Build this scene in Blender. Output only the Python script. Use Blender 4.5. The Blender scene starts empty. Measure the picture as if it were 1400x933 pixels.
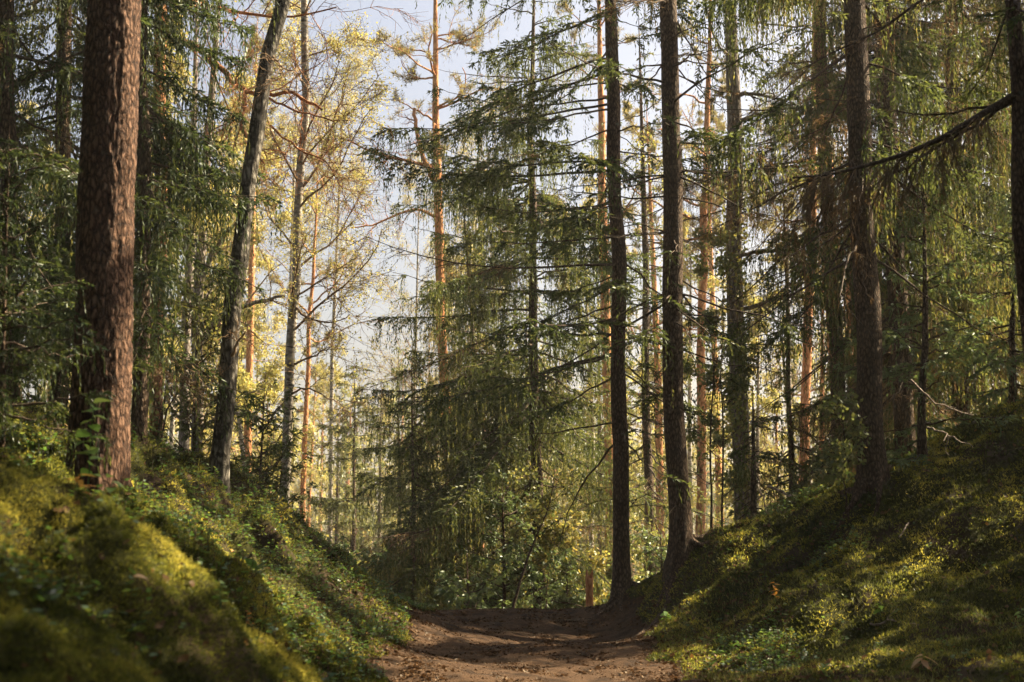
import bpy, math, numpy as np
from math import radians as R
RNG = np.random.default_rng(7)
scene = bpy.context.scene
COL = scene.collection

# ------------------------------------------------------------------ camera maths
F = 1944.0; PITCH = math.atan(0.1647); CAM_Z = 1.0
CT, ST = math.cos(PITCH), math.sin(PITCH)
def P(px, py, Y):
    """world point seen at photo pixel (px,py) at depth Y along the path"""
    u = (px-700)/F; v = (466.5-py)/F
    t = Y/(CT - v*ST)
    return np.array([u*t, Y, CAM_Z + t*(ST + v*CT)])

# ------------------------------------------------------------------ small numpy tools
def nrm(v):
    return v/np.maximum(np.linalg.norm(v, axis=-1, keepdims=True), 1e-9)
def rvec(rng, n):
    return nrm(rng.normal(size=(n, 3)))
def vnoise2(x, y, seed=0):
    xi = np.floor(x).astype(np.int64); yi = np.floor(y).astype(np.int64)
    fx = x-xi; fy = y-yi
    fx = fx*fx*(3-2*fx); fy = fy*fy*(3-2*fy)
    def h(a, b):
        n = (a*374761393 + b*668265263 + seed*1274126177) & 0xffffffff
        n = ((n ^ (n >> 13))*1274126177) & 0xffffffff
        return ((n ^ (n >> 16)) & 0xffff)/65535.0
    return (h(xi, yi)*(1-fx)+h(xi+1, yi)*fx)*(1-fy)+(h(xi, yi+1)*(1-fx)+h(xi+1, yi+1)*fx)*fy
def fbm2(x, y, seed=0, o=3):
    s = 0; a = 0.5
    for k in range(o):
        s = s + a*vnoise2(x*2**k, y*2**k, seed+k*17); a *= .5
    return s/(1-.5**o)

class MB:
    """collects geometry for ONE mesh object"""
    def __init__(self): self.v = []; self.f = []; self.n = 0
    def add(self, v, f, mat=0, tint=0.5, smooth=False):
        if len(f) == 0: return
        f = np.asarray(f)+self.n
        t = np.broadcast_to(np.asarray(tint, np.float32), (len(f),))
        self.v.append(np.asarray(v, np.float32)); self.n += len(v)
        self.f.append((f, mat, t, smooth))
    def kites(self, p, d, l, w, mat, tint, rng, flat=None):
        n = len(p)
        if n == 0: return
        l = np.broadcast_to(l, (n,))[:, None]; w = np.broadcast_to(w, (n,))[:, None]
        ref = rvec(rng, n) if flat is None else flat
        s = nrm(np.cross(d, ref))
        m = p + d*l*.45
        v = np.stack([p, m+s*w*.5, p+d*l, m-s*w*.5], 1).reshape(-1, 3)
        self.add(v, np.arange(n*4).reshape(n, 4), mat, tint)
    def tubes(self, pts, rad, sides, mat, tint=0.5, rng=None, smooth=True):
        """pts (B,n,3) rad (B,n)"""
        B, n, _ = pts.shape
        if B == 0: return
        d = np.gradient(pts, axis=1); d = nrm(d)
        ref = rvec(rng or RNG, B)[:, None, :]
        u = nrm(ref - (ref*d).sum(-1, keepdims=True)*d)
        w = np.cross(d, u)
        a = np.linspace(0, 2*np.pi, sides, endpoint=False)
        v = pts[:, :, None, :] + rad[:, :, None, None]*(np.cos(a)[None, None, :, None]*u[:, :, None, :] + np.sin(a)[None, None, :, None]*w[:, :, None, :])
        idx = np.arange(B*n*sides).reshape(B, n, sides)
        i2 = np.roll(idx, -1, axis=2)
        f = np.stack([idx[:, :-1], i2[:, :-1], i2[:, 1:], idx[:, 1:]], -1).reshape(-1, 4)
        self.add(v.reshape(-1, 3), f, mat, tint, smooth)
    def mesh(self, name, mats):
        me = bpy.data.meshes.new(name)
        V = np.concatenate(self.v).astype(np.float32)
        sizes = [np.full(len(f), f.shape[1], np.int32) for f, *_ in self.f]
        S = np.concatenate(sizes); L = np.concatenate([f.ravel() for f, *_ in self.f]).astype(np.int32)
        me.vertices.add(len(V)); me.vertices.foreach_set('co', V.ravel())
        me.loops.add(len(L)); me.loops.foreach_set('vertex_index', L)
        me.polygons.add(len(S))
        st = np.zeros(len(S), np.int32); st[1:] = np.cumsum(S)[:-1]
        me.polygons.foreach_set('loop_start', st)
        me.polygons.foreach_set('material_index', np.concatenate([np.full(len(f), m, np.int32) for f, m, t, s in self.f]))
        me.polygons.foreach_set('use_smooth', np.concatenate([np.full(len(f), s, bool) for f, m, t, s in self.f]))
        at = me.attributes.new('tint', 'FLOAT', 'FACE')
        at.data.foreach_set('value', np.concatenate([t for f, m, t, s in self.f]).astype(np.float32))
        for m in mats: me.materials.append(m)
        me.update(calc_edges=True)
        return me
    def build(self, name, mats, parent=None, loc=None):
        if not isinstance(mats, (list, tuple)): mats = [mats]
        return link(name, self.mesh(name, mats), parent, loc)

def link(name, data, parent=None, loc=None):
    o = bpy.data.objects.new(name, data); COL.objects.link(o)
    if parent is not None: o.parent = parent
    if loc is not None: o.location = loc
    return o
def thing(name, label, cat, loc, group=None, rz=0):
    o = link(name, None, None, loc); o.rotation_euler = (0, 0, rz)
    o.empty_display_size = .2
    return tag(o, label, cat, group)
def tag(o, label, cat, group=None):
    o['label'] = label; o['category'] = cat
    if group: o['group'] = group
    return o
def setting(o, kind='structure', label=None, cat=None):
    o['kind'] = kind
    if label: o['label'] = label; o['category'] = cat
    return o
def dup(root, loc, rz, scale, label, group=None, tilt=0):
    r = root.copy(); COL.objects.link(r); r.location = loc
    r.rotation_euler = (tilt, 0, rz); r.scale = (scale,)*3
    r['label'] = label
    if group: r['group'] = group
    for ch in list(root.children):
        c = ch.copy(); COL.objects.link(c); c.parent = r
    return r

# ------------------------------------------------------------------ materials
def nodes(name):
    m = bpy.data.materials.new(name); m.use_nodes = True
    nt = m.node_tree; nt.nodes.clear()
    return m, nt, nt.nodes, nt.links
def ramp(N, cols, pos=None):
    r = N.new('ShaderNodeValToRGB'); e = r.color_ramp.elements
    pos = pos or [i/(len(cols)-1) for i in range(len(cols))]
    while len(e) < len(cols): e.new(.5)
    for i, c in enumerate(cols): e[i].position = pos[i]; e[i].color = (*c, 1)
    return r
def leaf_mat(name, cols, trans, tmix=.45, gloss=.04, rough=.45):
    m, nt, N, Lk = nodes(name)
    at = N.new('ShaderNodeAttribute'); at.attribute_name = 'tint'
    r1 = ramp(N, cols); r2 = ramp(N, trans)
    Lk.new(at.outputs['Fac'], r1.inputs[0]); Lk.new(at.outputs['Fac'], r2.inputs[0])
    d = N.new('ShaderNodeBsdfDiffuse'); t = N.new('ShaderNodeBsdfTranslucent')
    Lk.new(r1.outputs[0], d.inputs[0]); Lk.new(r2.outputs[0], t.inputs[0])
    mx = N.new('ShaderNodeMixShader'); mx.inputs[0].default_value = tmix
    Lk.new(d.outputs[0], mx.inputs[1]); Lk.new(t.outputs[0], mx.inputs[2])
    g = N.new('ShaderNodeBsdfGlossy'); g.inputs['Roughness'].default_value = rough
    g.inputs['Color'].default_value = (.8, .85, .8, 1)
    m2 = N.new('ShaderNodeMixShader'); m2.inputs[0].default_value = gloss
    Lk.new(mx.outputs[0], m2.inputs[1]); Lk.new(g.outputs[0], m2.inputs[2])
    o = N.new('ShaderNodeOutputMaterial'); Lk.new(m2.outputs[0], o.inputs[0])
    return m
def bark_mat(name, dark, mid, light, scale=(14, 14, 4), bump=.6, spot=None, spot_at=.62, upper=None, upper_z=(4, 8), nscale=1.0, dist=.02, bands=None):
    m, nt, N, Lk = nodes(name)
    tc = N.new('ShaderNodeTexCoord')
    mp = N.new('ShaderNodeMapping'); mp.inputs['Scale'].default_value = scale
    Lk.new(tc.outputs['Object'], mp.inputs[0])
    nz = N.new('ShaderNodeTexNoise'); nz.inputs['Scale'].default_value = 1.3*nscale; nz.inputs['Detail'].default_value = 6; nz.inputs['Roughness'].default_value = .65
    Lk.new(mp.outputs[0], nz.inputs['Vector'])
    vo = N.new('ShaderNodeTexVoronoi'); vo.feature = 'DISTANCE_TO_EDGE'; vo.inputs['Scale'].default_value = 1.0*nscale
    ad = N.new('ShaderNodeMixRGB'); ad.blend_type = 'ADD'; ad.inputs[0].default_value = .9
    Lk.new(mp.outputs[0], ad.inputs[1]); Lk.new(nz.outputs['Color'], ad.inputs[2]); Lk.new(ad.outputs[0], vo.inputs['Vector'])
    mul = N.new('ShaderNodeMath'); mul.operation = 'MULTIPLY_ADD'; mul.inputs[1].default_value = 1.4
    Lk.new(vo.outputs['Distance'], mul.inputs[0])
    sc = N.new('ShaderNodeMath'); sc.operation = 'MULTIPLY'; sc.inputs[1].default_value = .75
    Lk.new(nz.outputs['Fac'], sc.inputs[0]); Lk.new(sc.outputs[0], mul.inputs[2])
    r = ramp(N, [dark, mid, light], [.3, .55, .9]); Lk.new(mul.outputs[0], r.inputs[0])
    col = r.outputs[0]
    if upper:
        r2 = ramp(N, upper, [.3, .55, .9]); Lk.new(mul.outputs[0], r2.inputs[0])
        sx = N.new('ShaderNodeSeparateXYZ'); Lk.new(tc.outputs['Object'], sx.inputs[0])
        n3 = N.new('ShaderNodeTexNoise'); n3.inputs['Scale'].default_value = .9; Lk.new(tc.outputs['Object'], n3.inputs['Vector'])
        a3 = N.new('ShaderNodeMath'); a3.operation = 'MULTIPLY_ADD'; a3.inputs[1].default_value = 3.0
        Lk.new(n3.outputs['Fac'], a3.inputs[0]); Lk.new(sx.outputs['Z'], a3.inputs[2])
        mr = N.new('ShaderNodeMapRange'); mr.inputs['From Min'].default_value = upper_z[0]+1.5; mr.inputs['From Max'].default_value = upper_z[1]+1.5
        Lk.new(a3.outputs[0], mr.inputs['Value'])
        mx = N.new('ShaderNodeMixRGB'); Lk.new(mr.outputs[0], mx.inputs[0]); Lk.new(col, mx.inputs[1]); Lk.new(r2.outputs[0], mx.inputs[2]); col = mx.outputs[0]
    if bands:
        mb = N.new('ShaderNodeMapping'); mb.inputs['Scale'].default_value = (2.5, 2.5, 11)
        Lk.new(tc.outputs['Object'], mb.inputs[0])
        nb = N.new('ShaderNodeTexNoise'); nb.inputs['Scale'].default_value = 1.6; nb.inputs['Detail'].default_value = 4
        Lk.new(mb.outputs[0], nb.inputs['Vector'])
        rb = ramp(N, [(0, 0, 0), (1, 1, 1)], [.57, .64]); Lk.new(nb.outputs['Fac'], rb.inputs[0])
        mx = N.new('ShaderNodeMixRGB'); mx.inputs[2].default_value = (*bands, 1)
        Lk.new(rb.outputs[0], mx.inputs[0]); Lk.new(col, mx.inputs[1]); col = mx.outputs[0]
    if spot:
        n2 = N.new('ShaderNodeTexNoise'); n2.inputs['Scale'].default_value = 9; n2.inputs['Detail'].default_value = 5
        Lk.new(tc.outputs['Object'], n2.inputs['Vector'])
        rs = ramp(N, [(0, 0, 0), (1, 1, 1)], [spot_at, spot_at+.08]); Lk.new(n2.outputs['Fac'], rs.inputs[0])
        mx = N.new('ShaderNodeMixRGB'); mx.inputs[2].default_value = (*spot, 1)
        Lk.new(rs.outputs[0], mx.inputs[0]); Lk.new(col, mx.inputs[1]); col = mx.outputs[0]
    b = N.new('ShaderNodeBump'); b.inputs['Strength'].default_value = bump; b.inputs['Distance'].default_value = dist
    Lk.new(mul.outputs[0], b.inputs['Height'])
    p = N.new('ShaderNodeBsdfPrincipled'); p.inputs['Roughness'].default_value = .9
    p.inputs['Specular IOR Level'].default_value = .2
    Lk.new(col, p.inputs['Base Color']); Lk.new(b.outputs[0], p.inputs['Normal'])
    o = N.new('ShaderNodeOutputMaterial'); Lk.new(p.outputs[0], o.inputs[0])
    return m
def soil_mat(name, stops, scale, bump=.5, dist=.02, patch=None):
    m, nt, N, Lk = nodes(name)
    tc = N.new('ShaderNodeTexCoord')
    nz = N.new('ShaderNodeTexNoise'); nz.inputs['Scale'].default_value = scale; nz.inputs['Detail'].default_value = 8; nz.inputs['Roughness'].default_value = .9
    Lk.new(tc.outputs['Object'], nz.inputs['Vector'])
    r = ramp(N, stops, [.3+.4*i/(len(stops)-1) for i in range(len(stops))]); Lk.new(nz.outputs['Fac'], r.inputs[0])
    col = r.outputs[0]
    if patch:
        n2 = N.new('ShaderNodeTexNoise'); n2.inputs['Scale'].default_value = patch[1]; n2.inputs['Detail'].default_value = 5
        Lk.new(tc.outputs['Object'], n2.inputs['Vector'])
        rs = ramp(N, [(0, 0, 0), (1, 1, 1)], [.5, .62]); Lk.new(n2.outputs['Fac'], rs.inputs[0])
        mx = N.new('ShaderNodeMixRGB'); mx.inputs[2].default_value = (*patch[0], 1)
        Lk.new(rs.outputs[0], mx.inputs[0]); Lk.new(col, mx.inputs[1]); col = mx.outputs[0]
    b = N.new('ShaderNodeBump'); b.inputs['Strength'].default_value = bump; b.inputs['Distance'].default_value = dist
    Lk.new(nz.outputs['Fac'], b.inputs['Height'])
    p = N.new('ShaderNodeBsdfPrincipled'); p.inputs['Roughness'].default_value = .95; p.inputs['Specular IOR Level'].default_value = .1
    Lk.new(col, p.inputs['Base Color']); Lk.new(b.outputs[0], p.inputs['Normal'])
    o = N.new('ShaderNodeOutputMaterial'); Lk.new(p.outputs[0], o.inputs[0])
    return m

M = {}
M['pine_bark'] = bark_mat('pine bark', (.010, .006, .004), (.08, .041, .024), (.19, .11, .07), scale=(28, 28, 12), bump=1.0, dist=.03, spot=(.12, .09, .065), spot_at=.66)
M['pine_tall'] = bark_mat('tall pine bark', (.05, .025, .014), (.22, .10, .05), (.40, .22, .13), scale=(16, 16, 6), bump=.6,
                          upper=[(.22, .085, .03), (.45, .20, .08), (.60, .33, .15)], upper_z=(2.5, 6))
M['spruce_bark'] = bark_mat('spruce bark', (.022, .014, .009), (.08, .052, .033), (.17, .118, .078), scale=(34, 34, 14), bump=.9, spot=(.13, .13, .095), spot_at=.66)
M['aspen_bark'] = bark_mat('lichened grey bark', (.022, .018, .013), (.09, .08, .065), (.26, .24, .20), scale=(22, 22, 8), bump=1.0, spot=(.028, .025, .018), spot_at=.52)
M['birch_bark'] = bark_mat('birch bark', (.14, .12, .095), (.30, .27, .22), (.46, .42, .35), scale=(9, 9, 14), bump=.3, bands=(.05, .042, .034), spot=(.16, .15, .10), spot_at=.58)
M['grey_bark'] = bark_mat('grey fissured bark', (.05, .04, .032), (.17, .145, .12), (.33, .29, .24), scale=(20, 20, 6), bump=.7, spot=(.12, .14, .07), spot_at=.6)
M['twig'] = bark_mat('twig bark', (.035, .024, .016), (.075, .053, .036), (.13, .10, .07), scale=(30, 30, 30), bump=.2)
M['twig_pine'] = bark_mat('pine limb bark', (.18, .07, .03), (.36, .16, .065), (.50, .27, .13), scale=(14, 14, 14), bump=.4)
M['twig_pale'] = bark_mat('birch twig bark', (.14, .085, .045), (.25, .165, .095), (.36, .26, .16), scale=(14, 14, 14), bump=.2)
M['dead'] = leaf_mat('dead twigs', [(.10, .06, .03), (.20, .13, .065), (.32, .22, .11)], [(.14, .08, .03), (.26, .15, .06), (.34, .21, .09)], tmix=.3, gloss=.03)
M['spruce'] = leaf_mat('spruce needles', [(.018, .035, .014), (.05, .072, .024), (.14, .14, .04)], [(.05, .08, .02), (.15, .175, .04), (.30, .27, .06)], tmix=.4, gloss=.025)
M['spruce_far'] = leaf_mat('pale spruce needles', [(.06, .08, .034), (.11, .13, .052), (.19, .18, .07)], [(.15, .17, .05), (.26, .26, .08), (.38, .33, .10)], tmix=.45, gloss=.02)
M['pine'] = leaf_mat('pine needles', [(.08, .09, .035), (.16, .15, .055), (.25, .21, .075)], [(.17, .16, .05), (.3, .25, .08), (.4, .32, .10)], tmix=.45, gloss=.02)
M['birch'] = leaf_mat('birch leaves', [(.16, .175, .05), (.29, .265, .075), (.41, .33, .09)], [(.3, .31, .07), (.48, .42, .11), (.58, .45, .12)], tmix=.5, gloss=.04)
M['bush'] = leaf_mat('bush leaves', [(.08, .11, .035), (.17, .18, .055), (.32, .24, .06)], [(.2, .24, .06), (.36, .34, .08), (.5, .38, .08)], tmix=.5, gloss=.05)
M['young'] = leaf_mat('young spruce needles', [(.035, .075, .03), (.07, .12, .045), (.13, .18, .06)], [(.09, .15, .04), (.16, .22, .06), (.25, .3, .08)], tmix=.4, gloss=.06)
M['moss'] = leaf_mat('moss fronds', [(.010, .017, .006), (.066, .08, .016), (.29, .27, .05)], [(.04, .055, .01), (.24, .25, .04), (.58, .49, .08)], tmix=.45, gloss=.015)
M['herb'] = leaf_mat('herb leaves', [(.025, .06, .02), (.05, .10, .03), (.14, .16, .04)], [(.08, .16, .03), (.14, .24, .04), (.3, .3, .05)], tmix=.45, gloss=.06)
M['grass'] = leaf_mat('grass blades', [(.05, .07, .018), (.11, .13, .03), (.24, .2, .07)], [(.12, .15, .03), (.25, .26, .05), (.35, .3, .09)], tmix=.4, gloss=.04)
M['litter'] = leaf_mat('fallen leaves', [(.045, .026, .014), (.10, .056, .028), (.19, .12, .065), (.32, .17, .035)], [(.06, .03, .012), (.12, .06, .025), (.18, .10, .05), (.36, .17, .03)], tmix=.2, gloss=.01)
M['ground'] = soil_mat('forest floor', [(.012, .013, .005), (.04, .042, .011), (.085, .08, .018)], 9, .8, .03, patch=((.055, .038, .024), 1.3))
M['path'] = soil_mat('trodden soil', [(.026, .015, .009), (.072, .043, .025), (.15, .092, .054)], 22, 1.0, .02, patch=((.034, .021, .013), 5))
M['leaf_green'] = leaf_mat('sapling leaves', [(.10, .20, .04), (.16, .28, .06), (.24, .34, .08)], [(.2, .36, .05), (.3, .45, .08), (.42, .5, .1)], tmix=.5, gloss=.06)
M['leaf_orange'] = leaf_mat('orange leaves', [(.35, .13, .02), (.5, .22, .03), (.55, .33, .06)], [(.5, .2, .03), (.65, .3, .04), (.6, .38, .08)], tmix=.45, gloss=.06)
M['leaf_tan'] = leaf_mat('dry tan leaves', [(.36, .2, .09), (.5, .3, .15), (.6, .4, .22)], [(.4, .22, .08), (.5, .3, .12), (.6, .4, .18)], tmix=.35, gloss=.06)
M['stick'] = bark_mat('weathered stick', (.10, .075, .055), (.24, .19, .15), (.40, .34, .28), scale=(20, 20, 20), bump=.4)
M['rotten'] = bark_mat('broken orange wood', (.22, .08, .03), (.46, .2, .08), (.6, .33, .16), scale=(16, 16, 5), bump=.7)

# ------------------------------------------------------------------ terrain
CP = []
for x0, dz in ((-1.05, 0), (.2, 0.0), (1.45, 0)):
    for y, z in ((0, 0), (3, 0), (6, .03), (9, .06), (11.5, .13), (14, .36), (17, .58), (19, .50), (22, .12), (26, -.55), (32, -1.5)):
        CP.append((x0 + (0 if x0 > 0 else (.0 if y > 8 else .1)), y, z+dz))
for a in [(560, 832, 16.5), (430, 785, 16.9), (410, 737, 16.0), (370, 697, 15.3), (300, 660, 14.2), (200, 640, 13.2), (130, 682, 10), (0, 560, 13), (0, 625, 10),
          (60, 705, 8), (0, 715, 6.2), (150, 738, 6.4), (270, 790, 6.7), (325, 873, 7.0), (420, 933, 8.4), (0, 933, 4.3), (200, 933, 5.2), (500, 885, 12.2), (430, 850, 12.0), (330, 770, 10.5), (230, 720, 9.5), (560, 915, 11.6),
          (870, 818, 17.2), (930, 769, 16.5), (1020, 735, 16), (1110, 717, 15.6), (1195, 702, 15), (1250, 645, 15.5), (1330, 593, 15.9), (1400, 552, 16.2),
          (900, 838, 16.2), (1000, 842, 14.6), (1100, 852, 13.5), (1250, 862, 12.3), (1400, 870, 11.6), (950, 930, 11), (1200, 925, 10.4), (1400, 925, 9.9),
          (1150, 780, 14.3), (1300, 720, 14.3), (1400, 690, 14.3), (1300, 800, 13.3), (1400, 800, 13.0), (1020, 790, 15)]:
    CP.append(tuple(P(*a)))
CP += [(-4.6, 18.2, .9), (-3.0, 18.8, .4), (-6.5, 16, 1.9), (-8, 12, 3.0), (-8, 6, 2.7), (-12, 20, .9), (-3.5, 3, 1.6), (-1.6, 2, .5), (-5, 0, 2), (-14, 8, 3.6),
       (6.7, 14.5, 2.6), (9, 12.5, 3.4), (7.5, 18.5, 2.9), (4.9, 19, 1.4), (2.7, 19.8, .45), (10, 20, 2.4), (14, 12, 4.2), (6, 10, .9), (8, 6, 1.6), (4.5, 6, .3), (2.3, 5, .15), (3, 0, .3), (12, 27, 0), (5, 25, -.5), (3, 22, -.1),
       (-22, 15, 3.5), (-22, 30, -.8), (22, 14, 6), (24, 32, -.8), (-8, 25, -.5), (-10, 40, -2.4), (0, 40, -2.4), (10, 40, -2.2), (-30, 42, -2), (30, 45, -2), (0, 55, -2.8), (25, 62, -2.2), (-25, 62, -2.2), (0, 75, -2.2),
       (-20, -10, 2.5), (20, -10, 3), (0, -12, 0)]
CP = np.array(CP)
def _phi(r2): return np.where(r2 > 1e-12, r2*np.log(np.maximum(r2, 1e-12))*.5, 0)
_n = len(CP)
_A = np.zeros((_n+3, _n+3))
_d2 = ((CP[:, None, :2]-CP[None, :, :2])**2).sum(-1)
_A[:_n, :_n] = _phi(_d2) + np.eye(_n)*.04
_A[:_n, _n] = 1; _A[:_n, _n+1:] = CP[:, :2]; _A[_n, :_n] = 1; _A[_n+1:, :_n] = CP[:, :2].T
_W = np.linalg.solve(_A, np.concatenate([CP[:, 2], [0, 0, 0]]))
def path_mask(x, y):
    c = .2 + .0*y
    hw = 1.22 + .22*(fbm2(x*.0+y*.9, y*0+3.3, 5)-.5)*2 + .3*(fbm2(x*2.2, y*2.2, 9)-.5)*2
    return np.clip((hw - np.abs(x-c))/.25+.5, 0, 1)
def terrain0(x, y):
    x = np.asarray(x, float); y = np.asarray(y, float); sh = x.shape
    x = x.ravel(); y = y.ravel(); out = np.empty_like(x)
    for i in range(0, len(x), 20000):
        xs, ys = x[i:i+20000], y[i:i+20000]
        r2 = (xs[:, None]-CP[None, :, 0])**2+(ys[:, None]-CP[None, :, 1])**2
        out[i:i+20000] = _phi(r2)@_W[:_n] + _W[_n] + _W[_n+1]*xs + _W[_n+2]*ys
    r = np.sqrt(x*x+(y-15)**2)
    far = -2.4 + np.clip((r-60)/140, 0, 1)**1.3*14 + 2.5*(fbm2(x*.03, y*.03, 2)-.5)
    k = np.clip((r-30)/25, 0, 1); k = k*k*(3-2*k)
    out = out*(1-k)+far*k
    return out.reshape(sh)
BUMPS = [(-1.6, 6.5, .35, .08), (-1.22, 7.4, .28, .10), (3.35, 12.7, .32, .16), (2.95, 14.0, .7, .16), (-2.6, 12.2, .6, .15), (-1.9, 9.4, .4, .15), (4.4, 14.2, .5, .15), (1.35, 17.6, .45, .12), (1.96, 16.5, .5, .12), (3.87, 15.2, .6, .16), (-2.93, 10, .7, .07), (-2.95, 14.2, .5, .12)]
def terrain(x, y):
    x = np.asarray(x, float); y = np.asarray(y, float)
    z = terrain0(x, y)
    pm = path_mask(x, y)*(np.abs(x) < 3)
    near = np.clip((30-np.hypot(x, y-10))/10, 0, 1)
    bank = np.clip(np.abs(x-.2)-1.2, 0, 1.2)/1.2
    t = (fbm2(x*1.1, y*1.1, 21)-.5)*.3*bank + (fbm2(x*4.2, y*4.2, 31, 2)-.5)*.13*(.3+.7*bank)
    t = t + (1-np.abs(2*fbm2(x*1.9+7, y*1.9, 23, 2)-1)*2.2)*.17*bank + (1-np.abs(2*fbm2(x*5+7, y*5, 27, 2)-1)*2)*.06*bank + (1-np.abs(2*fbm2(x*12, y*12, 29, 2)-1)*2)*.022*bank - .125*bank
    t = t*np.where(x > 0, .5, 1.25)
    for bx, by, br, bh in BUMPS: t = t + bh*np.exp(-(((x-bx)**2+(y-by)**2)/br**2)**1.6)
    return z + near*(t*(1-pm) + pm*(-.03+.035*(fbm2(x*3, y*3, 41)-.5)))
def tz(x, y): return float(terrain(np.array([x]), np.array([y]))[0])

def axis_grid(lo, hi, step, far_lo, far_hi, g=1.22):
    a = list(np.arange(lo, hi+1e-6, step)); s = step
    while a[-1] < far_hi: s *= g; a.append(a[-1]+s)
    s = step
    while a[0] > far_lo: s *= g; a.insert(0, a[0]-s)
    return np.array(a)
gx = axis_grid(-7, 7, .05, -240, 240); gy = axis_grid(3.5, 19.5, .05, -120, 300)
GX, GY = np.meshgrid(gx, gy)
GZ = terrain(GX, GY)
mb = MB(); nx, ny = len(gx), len(gy)
ii = np.arange(nx*ny).reshape(ny, nx)
mb.add(np.stack([GX, GY, GZ], -1).reshape(-1, 3), np.stack([ii[:-1, :-1], ii[:-1, 1:], ii[1:, 1:], ii[1:, :-1]], -1).reshape(-1, 4), 0, .5, True)
setting(mb.build('ground', M['ground']), 'structure')
# the path: a separate sheet that sinks under the moss along a ragged edge
px_ = np.arange(-1.9, 2.3, .05); py_ = np.arange(2, 30, .06)
PX, PY = np.meshgrid(px_, py_)
PZ = terrain(PX, PY) + .035*(path_mask(PX, PY)-.4) + .045*(fbm2(PX*5, PY*5, 77, 3)-.5)*path_mask(PX, PY)
mb = MB(); nx, ny = len(px_), len(py_); ii = np.arange(nx*ny).reshape(ny, nx)
PF = np.stack([ii[:-1, :-1], ii[:-1, 1:], ii[1:, 1:], ii[1:, :-1]], -1).reshape(-1, 4)
PF = PF[path_mask(PX, PY).ravel()[PF].max(1) > .05]
mb.add(np.stack([PX, PY, PZ], -1).reshape(-1, 3), PF, 0, .5, True)
setting(mb.build('path', M['path']), 'structure')

def normals(x, y, e=.06):
    dx = (terrain(x+e, y)-terrain(x-e, y))/(2*e); dy = (terrain(x, y+e)-terrain(x, y-e))/(2*e)
    return nrm(np.stack([-dx, -dy, np.ones_like(dx)], -1))
def scatter(n, x0, x1, y0, y1, rng, wedge=True):
    """points over the near ground, denser where the lens looks (plus a sparse margin)"""
    x = rng.uniform(x0, x1, n); y = y0 + (y1-y0)*rng.random(n)**1.15
    if wedge:
        k = (np.abs(x) < .40*y+.8) | (rng.random(n) < .25)
        x, y = x[k], y[k]
    return x, y

# ---- moss, herbs, grass and fallen leaves: what nobody could count
def make_moss():
    rng = np.random.default_rng(11); mb = MB()
    x, y = scatter(520000, -7.5, 7.5, 3.6, 20, rng)
    x2 = rng.uniform(-4.2, -.6, 450000); y2 = rng.uniform(4.2, 11.5, 450000); k = np.abs(x2) < .38*y2+.2
    x = np.concatenate([x, x2[k]]); y = np.concatenate([y, y2[k]])
    pm = path_mask(x, y); k = (pm < .35) & ((fbm2(x*.9, y*.9, 51) > .06+.16*rng.random(len(x))) | (y < 10))
    sh = (x > 1.3) & (fbm2(x*1.3, y*1.3, 61) < .5) & (terrain0(x, y) < .75)
    k &= ~sh | (rng.random(len(x)) < .6)
    x, y = x[k], y[k]
    p = np.stack([x, y, terrain(x, y)-.004], -1); n = normals(x, y)
    base = np.clip(-.35 + 1.6*fbm2(x*3.1, y*3.1, 71, 4), 0, 1); sz = np.clip(y/14, .5, 1.1)
    for j in range(3):
        d = nrm(n*.8 + rng.normal(size=p.shape)*.55)
        l = rng.uniform(.016, .046, len(p))*sz; t = np.clip(base + rng.normal(size=len(p))*.16, 0, 1)
        mb.kites(p + rng.normal(size=p.shape)*np.array([.014, .014, .004]), d, l, l*rng.uniform(.2, .38, len(p)), 0, t, rng)
    o = mb.build('moss', M['moss']); setting(o, 'stuff', 'deep green and golden moss carpeting both banks of the path', 'moss')
def make_herbs():
    rng = np.random.default_rng(12); mb = MB()
    x, y = scatter(95000, -7, 6.5, 4.2, 19, rng)
    left = (x < -1.0) & (y > 8.2) & (fbm2(x*.8+4, y*.8, 81) > .57) ; right = (x > 1.6) & (fbm2(x*.9, y*.9, 83) > .66)
    k = left | right | (rng.random(len(x)) < .025) | ((y < 8.5) & (x < -.8) & (fbm2(x*1.7, y*1.7, 87) > .6) & (rng.random(len(x)) < .5))
    k |= (x < -.9) & (x > -2.6) & (y > 8.5) & (rng.random(len(x)) < .6)
    k &= path_mask(x, y) < .3
    x, y = x[k], y[k]; n = len(x)
    h = rng.uniform(.02, .13, n)*(.6+.8*fbm2(x*2, y*2, 91))
    p = np.stack([x, y, terrain(x, y)], -1)
    top = p + np.stack([rng.normal(size=n)*.02, rng.normal(size=n)*.02, h], -1)
    mb.tubes(np.stack([p, top], 1), np.full((n, 2), .0018), 3, 1, .4, rng)
    for j in range(4):
        az = rng.uniform(0, 6.283, n); d = nrm(np.stack([np.cos(az), np.sin(az), rng.uniform(-.2, .5, n)], -1))
        l = rng.uniform(.018, .05, n)
        q = p + (top-p)*rng.uniform(.5, 1, n)[:, None]
        mb.kites(q, d, l, l*.62, 0, np.clip(rng.normal(.45, .25, n), 0, 1), rng, flat=nrm(np.stack([rng.normal(size=n)*.4, rng.normal(size=n)*.4, np.ones(n)], -1)))
    o = mb.build('undergrowth', [M['herb'], M['twig']]); setting(o, 'stuff', 'low leafy undergrowth spread over the mossy banks', 'undergrowth')
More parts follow.
